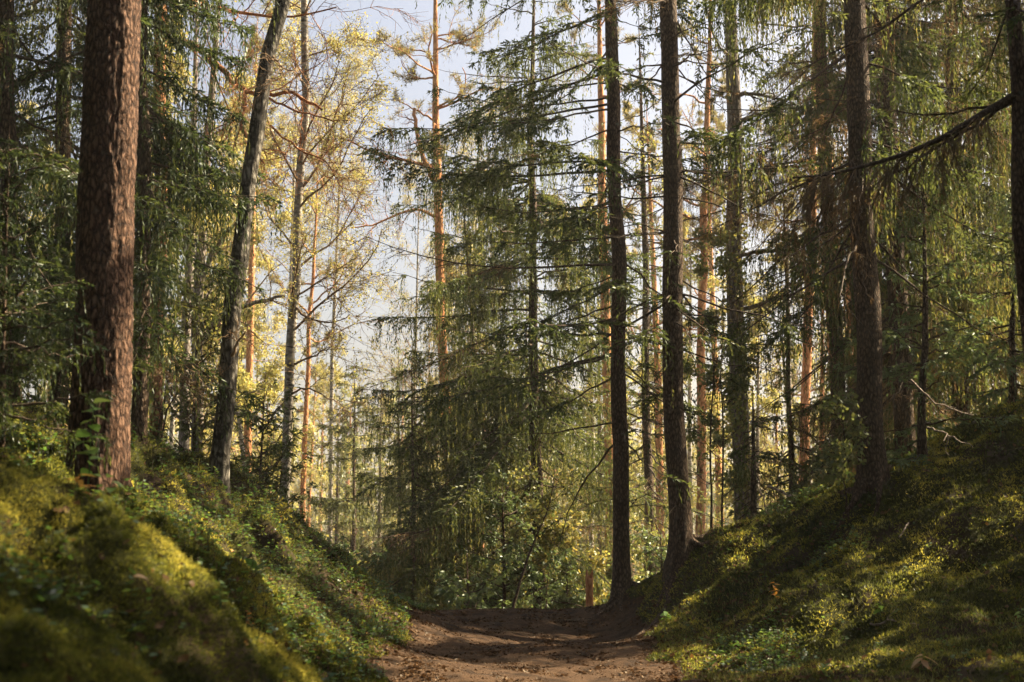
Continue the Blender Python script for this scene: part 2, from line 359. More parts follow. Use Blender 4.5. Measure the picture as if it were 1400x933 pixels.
def make_grass():
    rng = np.random.default_rng(13); mb = MB()
    x, y = scatter(90000, .9, 7, 7, 17, rng)
    k = (terrain0(x, y) < .95) & (path_mask(x, y) < .5) & (fbm2(x*1.1, y*1.1, 101) > .42)
    x, y = x[k], y[k]
    x2, y2 = scatter(30000, -6, -1, 5, 19, rng); k = (fbm2(x2*1.4, y2*1.4, 103) > .62) & (path_mask(x2, y2) < .2)
    x = np.concatenate([x, x2[k]]); y = np.concatenate([y, y2[k]]); n = len(x)
    p = np.stack([x, y, terrain(x, y)-.003], -1)
    d = nrm(np.stack([rng.normal(size=n)*.55, rng.normal(size=n)*.55, np.ones(n)], -1))
    l = rng.uniform(.02, .075, n)
    mb.kites(p, d, l, rng.uniform(.004, .008, n), 0, np.clip(rng.normal(.5, .25, n), 0, 1), rng)
    o = mb.build('grass', M['grass']); setting(o, 'stuff', 'short trodden grass on the flat shoulder right of the path', 'grass')
def leaf_cards(mb, x, y, lmin, lmax, tint, rng, lift=.006, tilt=.35):
    n = len(x)
    nn = nrm(normals(x, y) + rng.normal(size=(n, 3))*tilt)
    az = rvec(rng, n); d = nrm(np.cross(nn, az)); s = np.cross(nn, d)
    l = rng.uniform(lmin, lmax, n)[:, None]; w = l*rng.uniform(.45, .8, n)[:, None]
    p = np.stack([x, y, terrain(x, y)+lift], -1); c = rng.uniform(.05, .28, n)[:, None]*l
    a = p - d*l*.5 + nn*c*.8; b = p + d*l*.5 + nn*c
    v = np.stack([a, p-d*l*.15+s*w*.5+nn*c*.3, p+d*l*.2+s*w*.42+nn*c*.3, b, p+d*l*.2-s*w*.42+nn*c*.3, p-d*l*.15-s*w*.5+nn*c*.3, p-d*l*.05], 1)
    i = np.arange(n)[:, None]*7
    f = np.concatenate([i+np.array([[0, 6, 1, 1]])[:, :3], i+np.array([[0, 5, 6]]), i+np.array([[3, 2, 6]]), i+np.array([[3, 6, 4]]), i+np.array([[1, 6, 2]]), i+np.array([[6, 5, 4]])])
    mb.add(v.reshape(-1, 3), f, 0, np.tile(tint, 6))
def make_litter():
    rng = np.random.default_rng(14); mb = MB()
    x, y = scatter(90000, -1.8, 2.6, 8.5, 19, rng, False)
    k = rng.random(len(x)) < (.25+.75*path_mask(x, y))*(.35+fbm2(x*1.5, y*1.5, 111)); x, y = x[k], y[k]
    leaf_cards(mb, x, y, .014, .06, np.clip(rng.normal(.26, .15, len(x)), 0, .48), rng, lift=.012)
    x, y = scatter(11000, -7, 7, 4, 19.5, rng); k = (path_mask(x, y) < .3) & (fbm2(x*1.2, y*1.2, 121) > .40); x, y = x[k], y[k]
    leaf_cards(mb, x, y, .025, .07, np.clip(rng.normal(.42, .25, len(x)), 0, 1), rng, lift=.02, tilt=.5)
    o = mb.build('leaf_litter', M['litter']); setting(o, 'stuff', 'brown and yellow fallen leaves strewn over path and banks', 'leaf litter')
make_moss(); make_herbs(); make_grass(); make_litter()

# ------------------------------------------------------------------ trees: shared growing code
def grow(start, d, length, r0, r1, n, wander, trop, rng):
    B = len(start); pts = np.empty((B, n+1, 3)); dd = np.empty((B, n+1, 3))
    pts[:, 0] = start; d = nrm(d); dd[:, 0] = d
    st = (np.broadcast_to(length, (B,))/n)[:, None]
    for k in range(n):
        d = nrm(d + rng.normal(size=(B, 3))*wander + np.array([0, 0, trop]))
        pts[:, k+1] = pts[:, k]+d*st; dd[:, k+1] = d
    t = np.linspace(0, 1, n+1)[None]
    rad = np.broadcast_to(r0, (B,))[:, None]*(1-t) + np.broadcast_to(r1, (B,))[:, None]*t
    return pts, dd, rad
def spawn(pts, dd, rad, k, tmin, ang, rng, flat=0.0):
    """k children per branch at random stations; returns start, dir, parent radius there, station t"""
    B, n, _ = pts.shape
    b = np.repeat(np.arange(B), k); t = rng.uniform(tmin, .98, B*k)*(n-1)
    i = np.minimum(t.astype(int), n-2); f = (t-i)[:, None]
    s = pts[b, i]*(1-f)+pts[b, i+1]*f; d = dd[b, i]
    pr = rvec(rng, B*k); pr[:, 2] *= (1-flat); pr = nrm(np.cross(d, pr))
    if flat: pr[:, 2] *= (1-flat); pr = nrm(pr)
    a = ang*rng.uniform(.6, 1.3, B*k)[:, None]
    return s, nrm(d*np.cos(a)+pr*np.sin(a)), rad[b, i], t/(n-1)

class Axis:
    """a trunk's centre line in local coordinates (base at 0,0,0)"""
    def __init__(self, pts): self.p = np.array(pts, float)
    def at(self, z):
        z = np.asarray(z, float)
        return np.stack([np.interp(z, self.p[:, 2], self.p[:, 0]), np.interp(z, self.p[:, 2], self.p[:, 1]), z], -1)
def trunk(mb, ax, H, r_base, r_ref, z_ref, mat, rng, sides=14, rough=.06, step=.22, flare=.35, nseed=0, fiss=0):
    """tapering trunk: r_base at breast height, r_ref at height z_ref, then to a tip at H"""
    z = np.concatenate([[-.35, -.12, 0, .06, .14, .25, .4], np.arange(.6, min(H, 12), step), np.arange(max(.6, min(H, 12)), H, step*3), [H]])
    z = np.unique(np.round(z, 3))
    r = np.where(z < z_ref, r_base + (r_ref-r_base)*np.clip(z, 0, None)/z_ref, r_ref*np.clip((H-z)/(H-z_ref), .02, 1)**.8)
    r = r*(1+flare*np.exp(-np.clip(z, -.2, None)/.22))
    a = np.linspace(0, 2*np.pi, sides, endpoint=False)
    A, Z = np.meshgrid(a, z)
    lob = 1 + .25*flare*np.exp(-np.clip(Z, 0, None)/.35)*np.sin(A*4+nseed)
    nz = 1 + rough*(fbm2(np.cos(A)*2+nseed*3.1+np.sin(A)*2.3, Z*1.3, nseed+3)-.5)*2 + rough*.6*(fbm2(A*4, Z*5, nseed+9, 2)-.5)
    if fiss:
        wz = fbm2(A*3+5, Z*4, nseed+50, 2); q = fbm2(np.abs(A-np.pi)*7+wz*1.5, Z*9, nseed+40, 3); q2 = fbm2(np.abs(A-np.pi)*20, Z*34, nseed+44, 2)
        nz = nz + fiss*(np.clip(np.abs(q-.5)*6, 0, 1)-.5) + fiss*.5*(q2-.5)
    Rr = r[:, None]*lob*nz
    c = ax.at(z)
    v = np.stack([c[:, 0:1]+Rr*np.cos(A), c[:, 1:2]+Rr*np.sin(A), Z], -1).reshape(-1, 3)
    i = np.arange(len(z)*sides).reshape(len(z), sides); j = np.roll(i, -1, 1)
    mb.add(v, np.stack([i[:-1], j[:-1], j[1:], i[1:]], -1).reshape(-1, 4), mat, .5, True)

def spruce_crown(mb, ax, H, z0, Lmax, rng, ks=.055, kw=.021, hang=.26, fs=.3, droop=.22, dens=1.0, zvis=99, per=4.6, gap=.34, chaos=.22, snags=0, curtain=.42,
                 dead=.1, az_bias=None, sparse_low=0, up=.25, Lmin=.25, prof=.75, tint0=.38, side=1.0, wood=1.0):
    """drooping spruce branches with side shoots and hanging twig curtains. materials 0 twig, 1 needles, 2 dead twigs"""
    zs = []
    z = z0
    while z < H-.25:
        g = gap*(.8+.4*rng.random()) * (1 if z < zvis else 1.5); zs += [z+rng.normal()*.1 for _ in range(max(2, rng.poisson(per)))]; z += g
    zs = np.array(zs); nb = len(zs)
    az = rng.uniform(0, 2*np.pi, nb); f = np.clip((zs-z0)/(H-z0), 0, 1)
    L = (Lmin + (Lmax-Lmin)*(1-f)**prof*(.75+.25*np.clip(f/.12, 0, 1)))*rng.uniform(.45, 1.18, nb)
    if az_bias is not None: L = L*(1+az_bias[1]*np.cos(az-az_bias[0]))
    o = np.stack([np.cos(az), np.sin(az), np.zeros(nb)], -1)
    n = 10; t = np.linspace(0, 1, n+1)[None, :, None]
    base = ax.at(zs)[:, None, :]
    s0 = (.15-droop*1.3*(1-f)-.1*rng.random(nb)) + .25*f + rng.normal(size=nb)*chaos*.7
    s1 = -droop*(.4+.6*rng.random(nb)); s2 = up*(.5+rng.random(nb))
    zz = L[:, None]*(s0[:, None]*t[:, :, 0]+s1[:, None]*t[:, :, 0]**2+s2[:, None]*t[:, :, 0]**3)
    perp = np.stack([-o[:, 1], o[:, 0], o[:, 2]], -1)
    wig = (rng.normal(size=nb)*(.1+chaos*.6))[:, None, None]*t**2*L[:, None, None]
    pts = base + o[:, None]*L[:, None, None]*t*.96 + perp[:, None]*wig
    pts[:, :, 2] += zz
    pts[:, 1:-1] += rng.normal(size=(nb, n-1, 3))*.012
    r0 = (.007+.0065*L)*wood
    mb.tubes(pts, r0[:, None]*(1-.85*t[:, :, 0]), 5, 0, .5, rng)
    # dead snags on the bare part of the bole
    if snags:
        zz_ = rng.uniform(.5, max(1.2, z0+2.0), snags); aa_ = rng.uniform(0, 6.283, snags)
        ps, ds, rs = grow(ax.at(zz_), np.stack([np.cos(aa_), np.sin(aa_), rng.uniform(-.5, .25, snags)], -1), rng.gamma(2, .2, snags)+.12, .008, .002, 6, .16, -.03, rng)
        mb.tubes(ps, rs, 4, 0, .5, rng)
        s3, d3, r3, t3 = spawn(ps, ds, rs, 3, .3, .8, rng); ps, ds, rs = grow(s3, d3, rng.uniform(.06, .3, len(s3)), .003, .001, 4, .18, -.03, rng); mb.tubes(ps, rs, 3, 0, .5, rng, False)
    # secondary shoots
    S, D, LS, T, BI = [], [], [], [], []
    bdens = np.clip(rng.normal(.9, .35, nb), .15, 1.5)*dens
    bdens *= np.where(zs > zvis, .35, 1.0)
    if sparse_low: bdens *= np.clip((zs-z0)/sparse_low, .08, 1)
    isdead = rng.random(nb) < dead
    for b in range(nb):
        m = max(3, int(L[b]*(1-fs*.7)/.062*bdens[b]))
        tt = np.sort(fs + (1-fs)*rng.random(m)**.85); sd = np.where(np.arange(m) % 2 == 0, 1, -1)
        x = tt*n; i = np.minimum(x.astype(int), n-1); fr = (x-i)[:, None]
        S.append(pts[b, i]*(1-fr)+pts[b, i+1]*fr)
        D.append(nrm(o[b]*.55 + sd[:, None]*perp[b]*(.55+.5*rng.random((m, 1))) + np.array([0, 0, -.14])+rng.normal(size=(m, 3))*.15))
        LS.append(np.clip((.16+.42*(1-tt))*L[b]*.62*side, .1, .62)*rng.uniform(.45, 1.1, m)); T.append(tt); BI.append(np.full(m, b))
    S = np.concatenate(S); D = np.concatenate(D); LS = np.concatenate(LS); BI = np.concatenate(BI)
    p2, d2, r2 = grow(S, D, LS, .004, .0015, 5, .06, -.10, rng)
    mb.tubes(p2[:, ::1], r2, 3, 0, .5, rng, False)
    fdead = isdead[BI]
    # stations along the shoots
    q = .045*(ks/.055)
    K = int(np.ceil(.7/q)); tt = (np.arange(K)+.5)[None]*q + rng.uniform(-.4, .4, (len(S), K))*q
    ok = tt < LS[:, None]
    bi, ki = np.nonzero(ok); u = tt[bi, ki]/LS[bi]*5; i = np.clip(u.astype(int), 0, 4); fr = np.clip(u-i, 0, 1)[:, None]
    ST_ = p2[bi, i]*(1-fr)+p2[bi, i+1]*fr; SD = d2[bi, i]; dd_ = fdead[bi]
    cl = np.clip(tint0 + (fbm2(ST_[:, 0]*1.3+ST_[:, 2], ST_[:, 1]*1.3+ST_[:, 2]*.7, 3, 2)-.5)*.7, 0, 1)
    def needles(p, d, l, w, tint, dm):
        mb.kites(p[~dm], d[~dm], l[~dm], w[~dm], 1, np.clip(tint[~dm], 0, 1), rng)
        kk = dm & (rng.random(len(p)) < .55)
        mb.kites(p[kk], d[kk], l[kk], w[kk]*.3, 2, rng.random(int(kk.sum())), rng)
    sidev = nrm(np.cross(SD, np.array([0, 0, 1.])))
    for rep in range(4):
        sg = (0, 0, 1, -1)[rep]
        dv = nrm(SD + sidev*sg*.95 + np.array([0, 0, -.12*abs(sg)]) + rng.normal(size=SD.shape)*(.22 if rep != 1 else .5)); n_ = len(dv)
        needles(ST_, dv, ks*rng.uniform(.8, 1.5, n_)*(1.25 if sg else 1), kw*rng.uniform(.7, 1.3, n_), cl+.1*abs(sg)+rng.normal(size=n_)*.12, dd_)
    # hanging strands
    h = hang*rng.gamma(2.0, .33, len(ST_)); kk = (rng.random(len(ST_)) < curtain) & (h > .05)
    hp = ST_[kk].copy(); hd = nrm(SD[kk]*.45+np.array([0, 0, -.8])+rng.normal(size=hp.shape)*.2); hh = h[kk]; hc = cl[kk]; hm = dd_[kk]
    stp = ks*.8; pos = hp
    for j in range(int(1.1/stp)):
        a = hh > j*stp
        if not a.any(): break
        pos, hd, hh, hc, hm = pos[a], hd[a], hh[a], hc[a], hm[a]
        n_ = len(pos)
        dv = nrm(hd+rng.normal(size=hd.shape)*.22)
        needles(pos, dv, ks*rng.uniform(.85, 1.4, n_), kw*rng.uniform(.6, 1.2, n_), hc+.025*j+rng.normal(size=n_)*.12, hm)
        pos = pos+hd*stp; hd = nrm(hd+np.array([0, 0, -.35])+rng.normal(size=hd.shape)*.06)

def limb_crown(mb, starts, dirs, lens, r0, rng, k1, k2, leaf, trop=.04, wander=.16, leaf_n=4, leaf_l=.05, leaf_w=.035, tmix=(0, 1), l1=.5, l2=.45, ang=.8, droop2=0, tuft=0, tint0=.5, leaf_keep=1.0, flat=0, sides=6):
    """crooked limbs > boughs > twigs > leaves (or needle tufts). materials: 0 limb, 1 twig, 2 leaves"""
    p, d, r = grow(starts, dirs, lens, r0, r0*.3, 8, wander, trop, rng)
    mb.tubes(p, r, sides, 0, .5, rng)
    s1, d1, rr, t = spawn(p, d, r, k1, .25, ang, rng, flat)
    L1 = np.repeat(np.broadcast_to(lens, (len(starts),)), k1)*l1*(1.15-t*.7)*rng.uniform(.6, 1.2, len(s1))
    p1, dd1, r1 = grow(s1, d1, L1, np.maximum(rr*.5, .006), .004, 6, wander*1.1, trop+droop2*.4, rng)
    mb.tubes(p1, r1, 4, 1, .5, rng)
    s2, d2, rr2, t2 = spawn(p1, dd1, r1, k2, .2, ang, rng, flat)
    L2 = np.repeat(L1, k2)*l2*(1.2-t2*.6)*rng.uniform(.5, 1.2, len(s2))
    p2, dd2, r2 = grow(s2, d2, L2, .004, .002, 5, wander, trop+droop2, rng)
    mb.tubes(p2, r2, 3, 1, .5, rng, False)
    if not leaf: return
    if tuft:
        ends = np.concatenate([p2[:, -1], p2[:, -3], p1[:, -1]]); ed = np.concatenate([dd2[:, -1], dd2[:, -3], dd1[:, -1]])
        n = len(ends); kp = rng.random(n) < leaf_keep; ends, ed = ends[kp], ed[kp]; n = len(ends)
        cl = np.clip(tint0+rng.normal(size=n)*.18, 0, 1)
        for j in range(tuft):
            dv = nrm(ed*.6+rng.normal(size=ed.shape)*.75+np.array([0, 0, .15]))
            mb.kites(ends - ed*rng.uniform(0, .14, n)[:, None], dv, leaf_l*rng.uniform(.7, 1.2, n), leaf_w, 2, np.clip(cl+rng.normal(size=n)*.12, 0, 1), rng)
    else:
        P2 = p2[:, 1:].reshape(-1, 3); D2 = dd2[:, 1:].reshape(-1, 3)
        for j in range(leaf_n):
            kp = rng.random(len(P2)) < leaf_keep
            q = P2[kp]; n = len(q)
            q = q + rng.normal(size=q.shape)*.05
            dv = nrm(rng.normal(size=q.shape)+np.array([0, 0, -.5]))
            mb.kites(q, dv, leaf_l*rng.uniform(.6, 1.25, n), leaf_w*rng.uniform(.7, 1.2, n), 2, np.clip(rng.normal(tint0, .25, n), 0, 1), rng)

def axis_from(pix, Y, H, wob=0.0, rng=None):
    """pixel stations (top to bottom order irrelevant) at depth Y -> base location and local axis of total height H"""
    w = np.array([P(a, b, Y) for a, b in pix]); w = w[np.argsort(w[:, 2])]
    zz = np.arange(w[0, 2], w[-1, 2]+.01, .45)
    if len(zz) > 3:
        sd = int(abs(w[0, 0]*971))
        w = np.stack([np.interp(zz, w[:, 2], w[:, 0])+(fbm2(zz*.8, zz*0+1, sd, 2)-.5)*.10*np.clip((zz-zz[0]), 0, 1), zz*0+Y, zz], -1)
    x, y = w[0, 0], Y; z = tz(x, y)
    loc = np.array([x, y, z]); l = w-loc
    l = l[l[:, 2] > .3]
    pts = [(0, 0, -1), (0, 0, 0)] + [tuple(q) for q in l]
    dx = (pts[-1][0]-pts[-2][0])/max(.3, pts[-1][2]-pts[-2][2])*.7
    if pts[-1][2] < H: pts.append((pts[-1][0]+dx*(H-pts[-1][2]), 0, H+.2))
    return loc, Axis(pts)
def w2r(px, Y): return px/F*Y/2

def buttress(t, loc, r, n, bark, seed, reach=.7):
    rng = np.random.default_rng(seed)
    for k in range(n):
        a = k*6.283/n + rng.normal()*.35; L = reach*rng.uniform(.6, 1.2); u = np.linspace(.45*r/L, 1, 10); bend = rng.normal()*.35
        x = loc[0]+np.cos(a+bend*u)*u*L; y = loc[1]+np.sin(a+bend*u)*u*L
        z = terrain(x, y)+.02-.05*u**2+.22*np.clip(1-u*L/(r*2.6), 0, 1)**2
        m = MB(); m.tubes((np.stack([x, y, z], -1)-loc)[None], (r*(.42*(1-u)**1.4+.07))[None], 8, 0, .5, rng); m.build('root', M[bark], t)
TW = [M['twig'], M['spruce'], M['dead']]
def hero_spruce(name, label, pix, Y, H, wb, wt, z0, Lmax, seed, mats=None, cat='spruce', group='old spruces along the path', sides=14, **kw):
    rng = np.random.default_rng(seed); loc, ax = axis_from(pix, Y, H)
    t = thing(name, label, cat, loc, group)
    m = MB(); trunk(m, ax, H, w2r(wb, Y), w2r(wt, Y), 8.0 if H > 12 else H*.5, 0, rng, sides=sides, nseed=seed, rough=.13, flare=.3)
    m.build('trunk', M['spruce_bark'], t)
    m = MB(); spruce_crown(m, ax, H, z0, Lmax, rng, **kw); m.build('crown', mats or TW, t)
    if 17 > Y > 14 or 17.4 < Y < 17.8:
        if H > 10: buttress(t, loc, w2r(wb, Y), 5, 'spruce_bark', seed)
    return t, ax, loc

# ------------------------------------------------------------------ the trees of the right side
OLD = 'old spruces along the path'
hero_spruce('spruce_tree', 'dark slender spruce at the path crest, nearer the path of two neighbouring trunks', [(850, 806), (848, 700), (845, 400), (840, 150), (831, 0)], 17.6, 17, 23, 17, 1.9, 2.7, 101,
            fs=.32, az_bias=(np.pi, .35), zvis=9, sparse_low=2.0, dens=1.0, snags=26, per=2.7, gap=.36, droop=.3, hang=.3, wood=.72, kw=.018, dead=.14, tint0=.28)
hero_spruce('spruce_tree', 'straight brown spruce with moss-foot on the right bank edge, paler lit right side', [(931, 768), (925, 550), (918, 300), (912, 0)], 16.5, 18, 30, 24, 2.6, 2.5, 102,
            fs=.42, az_bias=(np.pi, .1), zvis=9, sparse_low=4.0, dens=.9, snags=30, per=2.6, gap=.42, droop=.3, hang=.3, wood=.72, kw=.018, dead=.2, tint0=.3)
hero_spruce('spruce_tree', 'thick dark spruce standing on the ridge of the right bank', [(1195, 702), (1190, 500), (1178, 300), (1165, 0)], 15.2, 17, 37, 28, 2.6, 2.2, 103,
            az_bias=(2.0, .4), fs=.25, snags=24, zvis=8, sparse_low=1.5, curtain=.8, dens=.95, per=4.0, gap=.36, droop=.5, hang=.62, dead=.45, tint0=.34)
hero_spruce('spruce_tree', 'spruce hung with dead brown twigs, just left of the thick ridge spruce', [(1150, 705), (1140, 400), (1128, 200), (1120, 0)], 20.5, 18, 22, 18, 4.6, 2.7, 104,
            fs=.2, zvis=10, curtain=.8, dens=1.0, per=4.6, gap=.35, droop=.4, hang=.75, dead=.65, tint0=.35)
hero_spruce('spruce_tree', 'dark trunked spruce veiled in hanging twigs, right of the thick ridge spruce', [(1242, 655), (1236, 560), (1224, 350), (1212, 150), (1205, 0)], 18.4, 17, 30, 22, 1.5, 2.0, 105,
            az_bias=(1.6, .3), fs=.18, zvis=9, curtain=.8, dens=1.15, per=5, gap=.32, droop=.55, hang=.7, dead=.5, tint0=.38)
hero_spruce('spruce_tree', 'dense spruce behind the right bank, between the veiled spruce and the edge trunk', [(1318, 640), (1312, 400), (1300, 0)], 20.5, 17, 24, 18, 1.5, 2.9, 106,
            fs=.15, zvis=10, curtain=.8, dens=1.15, per=5, gap=.33, droop=.5, hang=.7, dead=.42, tint0=.45)
hero_spruce('spruce_tree', 'pale hazy spruce trunk half hidden by twigs near the right edge', [(1376, 600), (1374, 400), (1370, 100)], 24, 16, 18, 13, 2.6, 2.4, 110,
            fs=.15, zvis=11, curtain=.8, dens=1.0, per=4.8, gap=.34, droop=.5, hang=.65, dead=.35, tint0=.5)
t, ax, loc = hero_spruce('spruce_tree', 'brown trunk at the right edge of the photo, nearest tree on the right bank', [(1432, 690), (1420, 540), (1402, 330), (1391, 180), (1381, 0)], 11.2, 16, 24, 20, 4.4, 2.1, 107,
            fs=.25, zvis=6, dens=.9, kw=.015, ks=.045, per=2.6, gap=.4, droop=.35, hang=.4, dead=.7, tint0=.35)
# its long bare limb that hangs across the right of the picture
rng = np.random.default_rng(5)
lp = np.array([P(1390, 128, 11.2), P(1340, 158, 11.1), P(1290, 188, 11.0), P(1235, 212, 10.9), P(1180, 228, 10.8), P(1130, 240, 10.7), P(1085, 243, 10.6)])-loc
m = MB(); m.tubes(lp[None], np.linspace(.032, .007, 7)[None], 8, 0, .5, rng)
dd = nrm(np.gradient(lp, axis=0))[None]
s1, d1, rr, tt = spawn(lp[None], dd, np.full((1, 7), .02), 60, .12, .9, rng)
d1 = nrm(d1*.7+np.array([0, 0, -.6])); p1, dd1, r1 = grow(s1, d1, rng.uniform(.2, .8, 60), .006, .002, 6, .12, -.16, rng); m.tubes(p1, r1, 4, 1, .5, rng)
s2, d2, rr2, t2 = spawn(p1, dd1, r1, 14, .1, .8, rng); p2, dd2, r2 = grow(s2, nrm(d2+np.array([0, 0, -.4])), rng.uniform(.08, .28, len(s2)), .003, .001, 4, .15, -.15, rng); m.tubes(p2, r2, 3, 1, rng.random(len(s2)*4*3), rng)
m.build('limb', [M['twig'], M['dead']], t)['label'] = 'long bare drooping limb'

# light green spruce sprays low on the right bank
hero_spruce('young_spruce', 'bushy young spruce with bright sprays on the right bank ridge', [(1262, 640), (1262, 400)], 15.6, 3.4, 12, 8, .25, 1.15, 108, mats=[M['twig'], M['young'], M['dead']],
            cat='young spruce', group='young spruces', fs=.1, dens=1.2, per=4.5, gap=.26, droop=.1, hang=.14, dead=.12, tint0=.6, up=.15)
hero_spruce('young_spruce', 'young spruce at the right edge behind the ridge', [(1385, 560), (1385, 400)], 16.5, 3.0, 10, 6, .2, 1.3, 109, mats=[M['twig'], M['young'], M['dead']],
            cat='young spruce', group='young spruces', fs=.1, dens=1.0, per=4, gap=.28, droop=.2, hang=.2, dead=.15, tint0=.55)

# ------------------------------------------------------------------ the middle mass of spruces
hero_spruce('spruce_tree', 'broad drooping spruce in the middle, branches curtaining down to the ground', [(737, 815), (730, 450), (727, 100)], 24, 12.5, 17, 10, .8, 3.1, 111, group='middle spruces',
            fs=.12, zvis=11, curtain=.6, dens=1.0, per=4.8, gap=.33, droop=.42, hang=.55, kw=.018, chaos=.3, dead=.1, tint0=.4, az_bias=(np.pi, .15), prof=.62)
hero_spruce('spruce_tree', 'thin spruce with long vertical twig curtains left of the broad middle spruce', [(655, 815), (645, 480), (638, 300)], 25.5, 9.5, 9, 5, .7, 2.0, 112, group='middle spruces',
            fs=.1, curtain=.8, dens=.95, per=5.0, gap=.3, droop=.6, hang=.7, kw=.018, dead=.06, tint0=.5, prof=.6)
hero_spruce('spruce_tree', 'shorter dark spruce at the left foot of the middle group', [(566, 815), (562, 600)], 23.5, 4.7, 9, 5, .3, 1.35, 113, group='middle spruces',
            fs=.1, curtain=.75, dens=.95, per=5, gap=.28, droop=.6, hang=.55, dead=.05, tint0=.48, prof=.6)
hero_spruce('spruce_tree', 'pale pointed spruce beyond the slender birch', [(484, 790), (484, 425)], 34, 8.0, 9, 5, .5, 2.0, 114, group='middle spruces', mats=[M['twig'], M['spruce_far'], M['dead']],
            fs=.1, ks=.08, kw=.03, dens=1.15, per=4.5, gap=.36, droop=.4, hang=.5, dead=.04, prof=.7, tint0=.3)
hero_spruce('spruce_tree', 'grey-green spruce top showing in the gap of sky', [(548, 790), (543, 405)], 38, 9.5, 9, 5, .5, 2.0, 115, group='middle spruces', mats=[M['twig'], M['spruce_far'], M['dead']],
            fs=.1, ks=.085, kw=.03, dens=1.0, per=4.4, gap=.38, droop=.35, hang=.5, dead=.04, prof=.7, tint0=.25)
hero_spruce('spruce_tree', 'shadowed spruce filling the space between the two straight path-side trunks', [(888, 790), (880, 300)], 27, 13, 15, 9, 2.5, 2.2, 116, group='middle spruces',
            fs=.15, zvis=12, dens=.45, per=3.4, gap=.45, droop=.4, hang=.4, dead=.2, tint0=.5)
hero_spruce('spruce_tree', 'mossy dark spruce skirted with twigs at the foot of the grey ivy-clad trunk', [(1030, 735), (1030, 600)], 18.2, 2.3, 12, 7, .15, 1.1, 117, group='middle spruces',
            fs=.1, dens=1.2, per=5, gap=.25, droop=.6, hang=.45, dead=.45, tint0=.35)
hero_spruce('spruce_tree', 'spruce with golden lit twigs right of the grey ivy-clad trunk', [(1082, 735), (1075, 300)], 21, 7.2, 12, 6, 1.3, 1.6, 118, group='middle spruces',
            fs=.1, dens=.45, per=3.2, gap=.38, droop=.5, hang=.5, dead=.5, tint0=.55)
YS = [M['twig'], M['young'], M['dead']]
for i, (px, Y, H, L, lab) in enumerate([(690, 22.5, 2.6, 1.25, 'bright bushy young spruce just over the crest of the path'),
                                        (640, 21.5, 1.2, .8, 'knee-high young spruce at the left end of the crest'),
                                        (775, 24, 1.7, .9, 'small light green spruce right of the bushy one at the crest'),
                                        (480, 22, 1.7, .9, 'young spruce in shade below the left bank'),
                                        (905, 22.5, 1.9, .9, 'young spruce showing between the two straight trunks')]):
    hero_spruce('young_spruce', lab, [(px, 830), (px, 700)], Y, H, 6, 4, .1, L, 130+i, mats=YS, cat='young spruce', group='young spruces', fs=.05, ks=.06, kw=.026, dens=1.25, per=5, gap=.2, droop=-.1, hang=.07, dead=0, tint0=.6, up=.1, sides=8)

# ------------------------------------------------------------------ left side spruces
hero_spruce('spruce_tree', 'shaded spruce at the left edge of the photo', [(12, 600), (10, 300), (8, 0)], 13.5, 17, 26, 20, .6, 2.2, 121, group='left bank spruces',
            fs=.12, zvis=8, kw=.017, dens=1.5, per=4.4, gap=.34, droop=.45, hang=.45, dead=.2, tint0=.2)
hero_spruce('spruce_tree', 'spruce with twig curtains behind the big red pine, on its left', [(78, 610), (84, 300), (90, 0)], 14.8, 17, 24, 18, 1.2, 1.9, 122, group='left bank spruces',
            fs=.12, zvis=9, kw=.017, dens=1.5, per=4.8, gap=.32, droop=.45, hang=.6, dead=.25, tint0=.42)
hero_spruce('spruce_tree', 'dark full spruce behind the big red pine, reaching out to its right', [(188, 630), (192, 300), (196, 0)], 13.6, 16, 22, 17, 1.1, 1.5, 123, group='left bank spruces',
            fs=.1, zvis=8, kw=.017, dens=1.55, per=5.2, gap=.3, droop=.4, hang=.5, dead=.06, tint0=.12)
hero_spruce('young_spruce', 'shadowed young conifer on the left edge, nearest the camera', [(2, 640), (4, 480)], 9.2, 2.3, 9, 5, .3, .8, 124, mats=TW, cat='young spruce', group='young spruces',
            fs=.05, ks=.035, kw=.011, dens=1.5, per=6, gap=.2, droop=.1, hang=.16, dead=0, tint0=.1, up=.1)

# ------------------------------------------------------------------ pines
PINE = [M['twig_pine'], M['twig_pine'], M['pine']]
def hero_pine(label, pix, Y, H, wb, wt, z0, seed, n=16, Lmax=2.4, bark='pine_tall', cat='pine', group='orange pines', name='pine_tree', sides=14, tint0=.5, fiss=0, extra=None, crown=True, stubs=8, rough=.05):
    rng = np.random.default_rng(seed); loc, ax = axis_from(pix, Y, H)
    t = thing(name, label, cat, loc, group)
    m = MB(); trunk(m, ax, H, w2r(wb, Y), w2r(wt, Y), min(10, H*.6), 0, rng, sides=sides, nseed=seed, rough=rough, fiss=fiss, step=.2 if not fiss else .03, flare=.1)
    m.build('trunk', M[bark], t)
    if crown:
        m = MB(); zs = rng.uniform(z0, H-.3, n); az = rng.uniform(0, 6.283, n); f = (zs-z0)/(H-z0)
        d = np.stack([np.cos(az), np.sin(az), .05+.6*f], -1)
        limb_crown(m, ax.at(zs), d, Lmax*(1-.65*f)*rng.uniform(.5, 1.1, n), .012+.022*(1-f), rng, 6, 6, True, trop=.05, wander=.24, tuft=9, leaf_l=.10, leaf_w=.012, tint0=tint0, l1=.5, l2=.5)
        if stubs:
            zs = rng.uniform(2.0, z0, stubs); az = rng.uniform(0, 6.283, stubs)
            limb_crown(m, ax.at(zs), np.stack([np.cos(az), np.sin(az), rng.uniform(-.4, .2, stubs)], -1), rng.uniform(.3, 1.3, stubs), .011, rng, 2, 2, False, wander=.22, trop=-.03)
        m.build('crown', PINE, t)
    return t, ax, loc
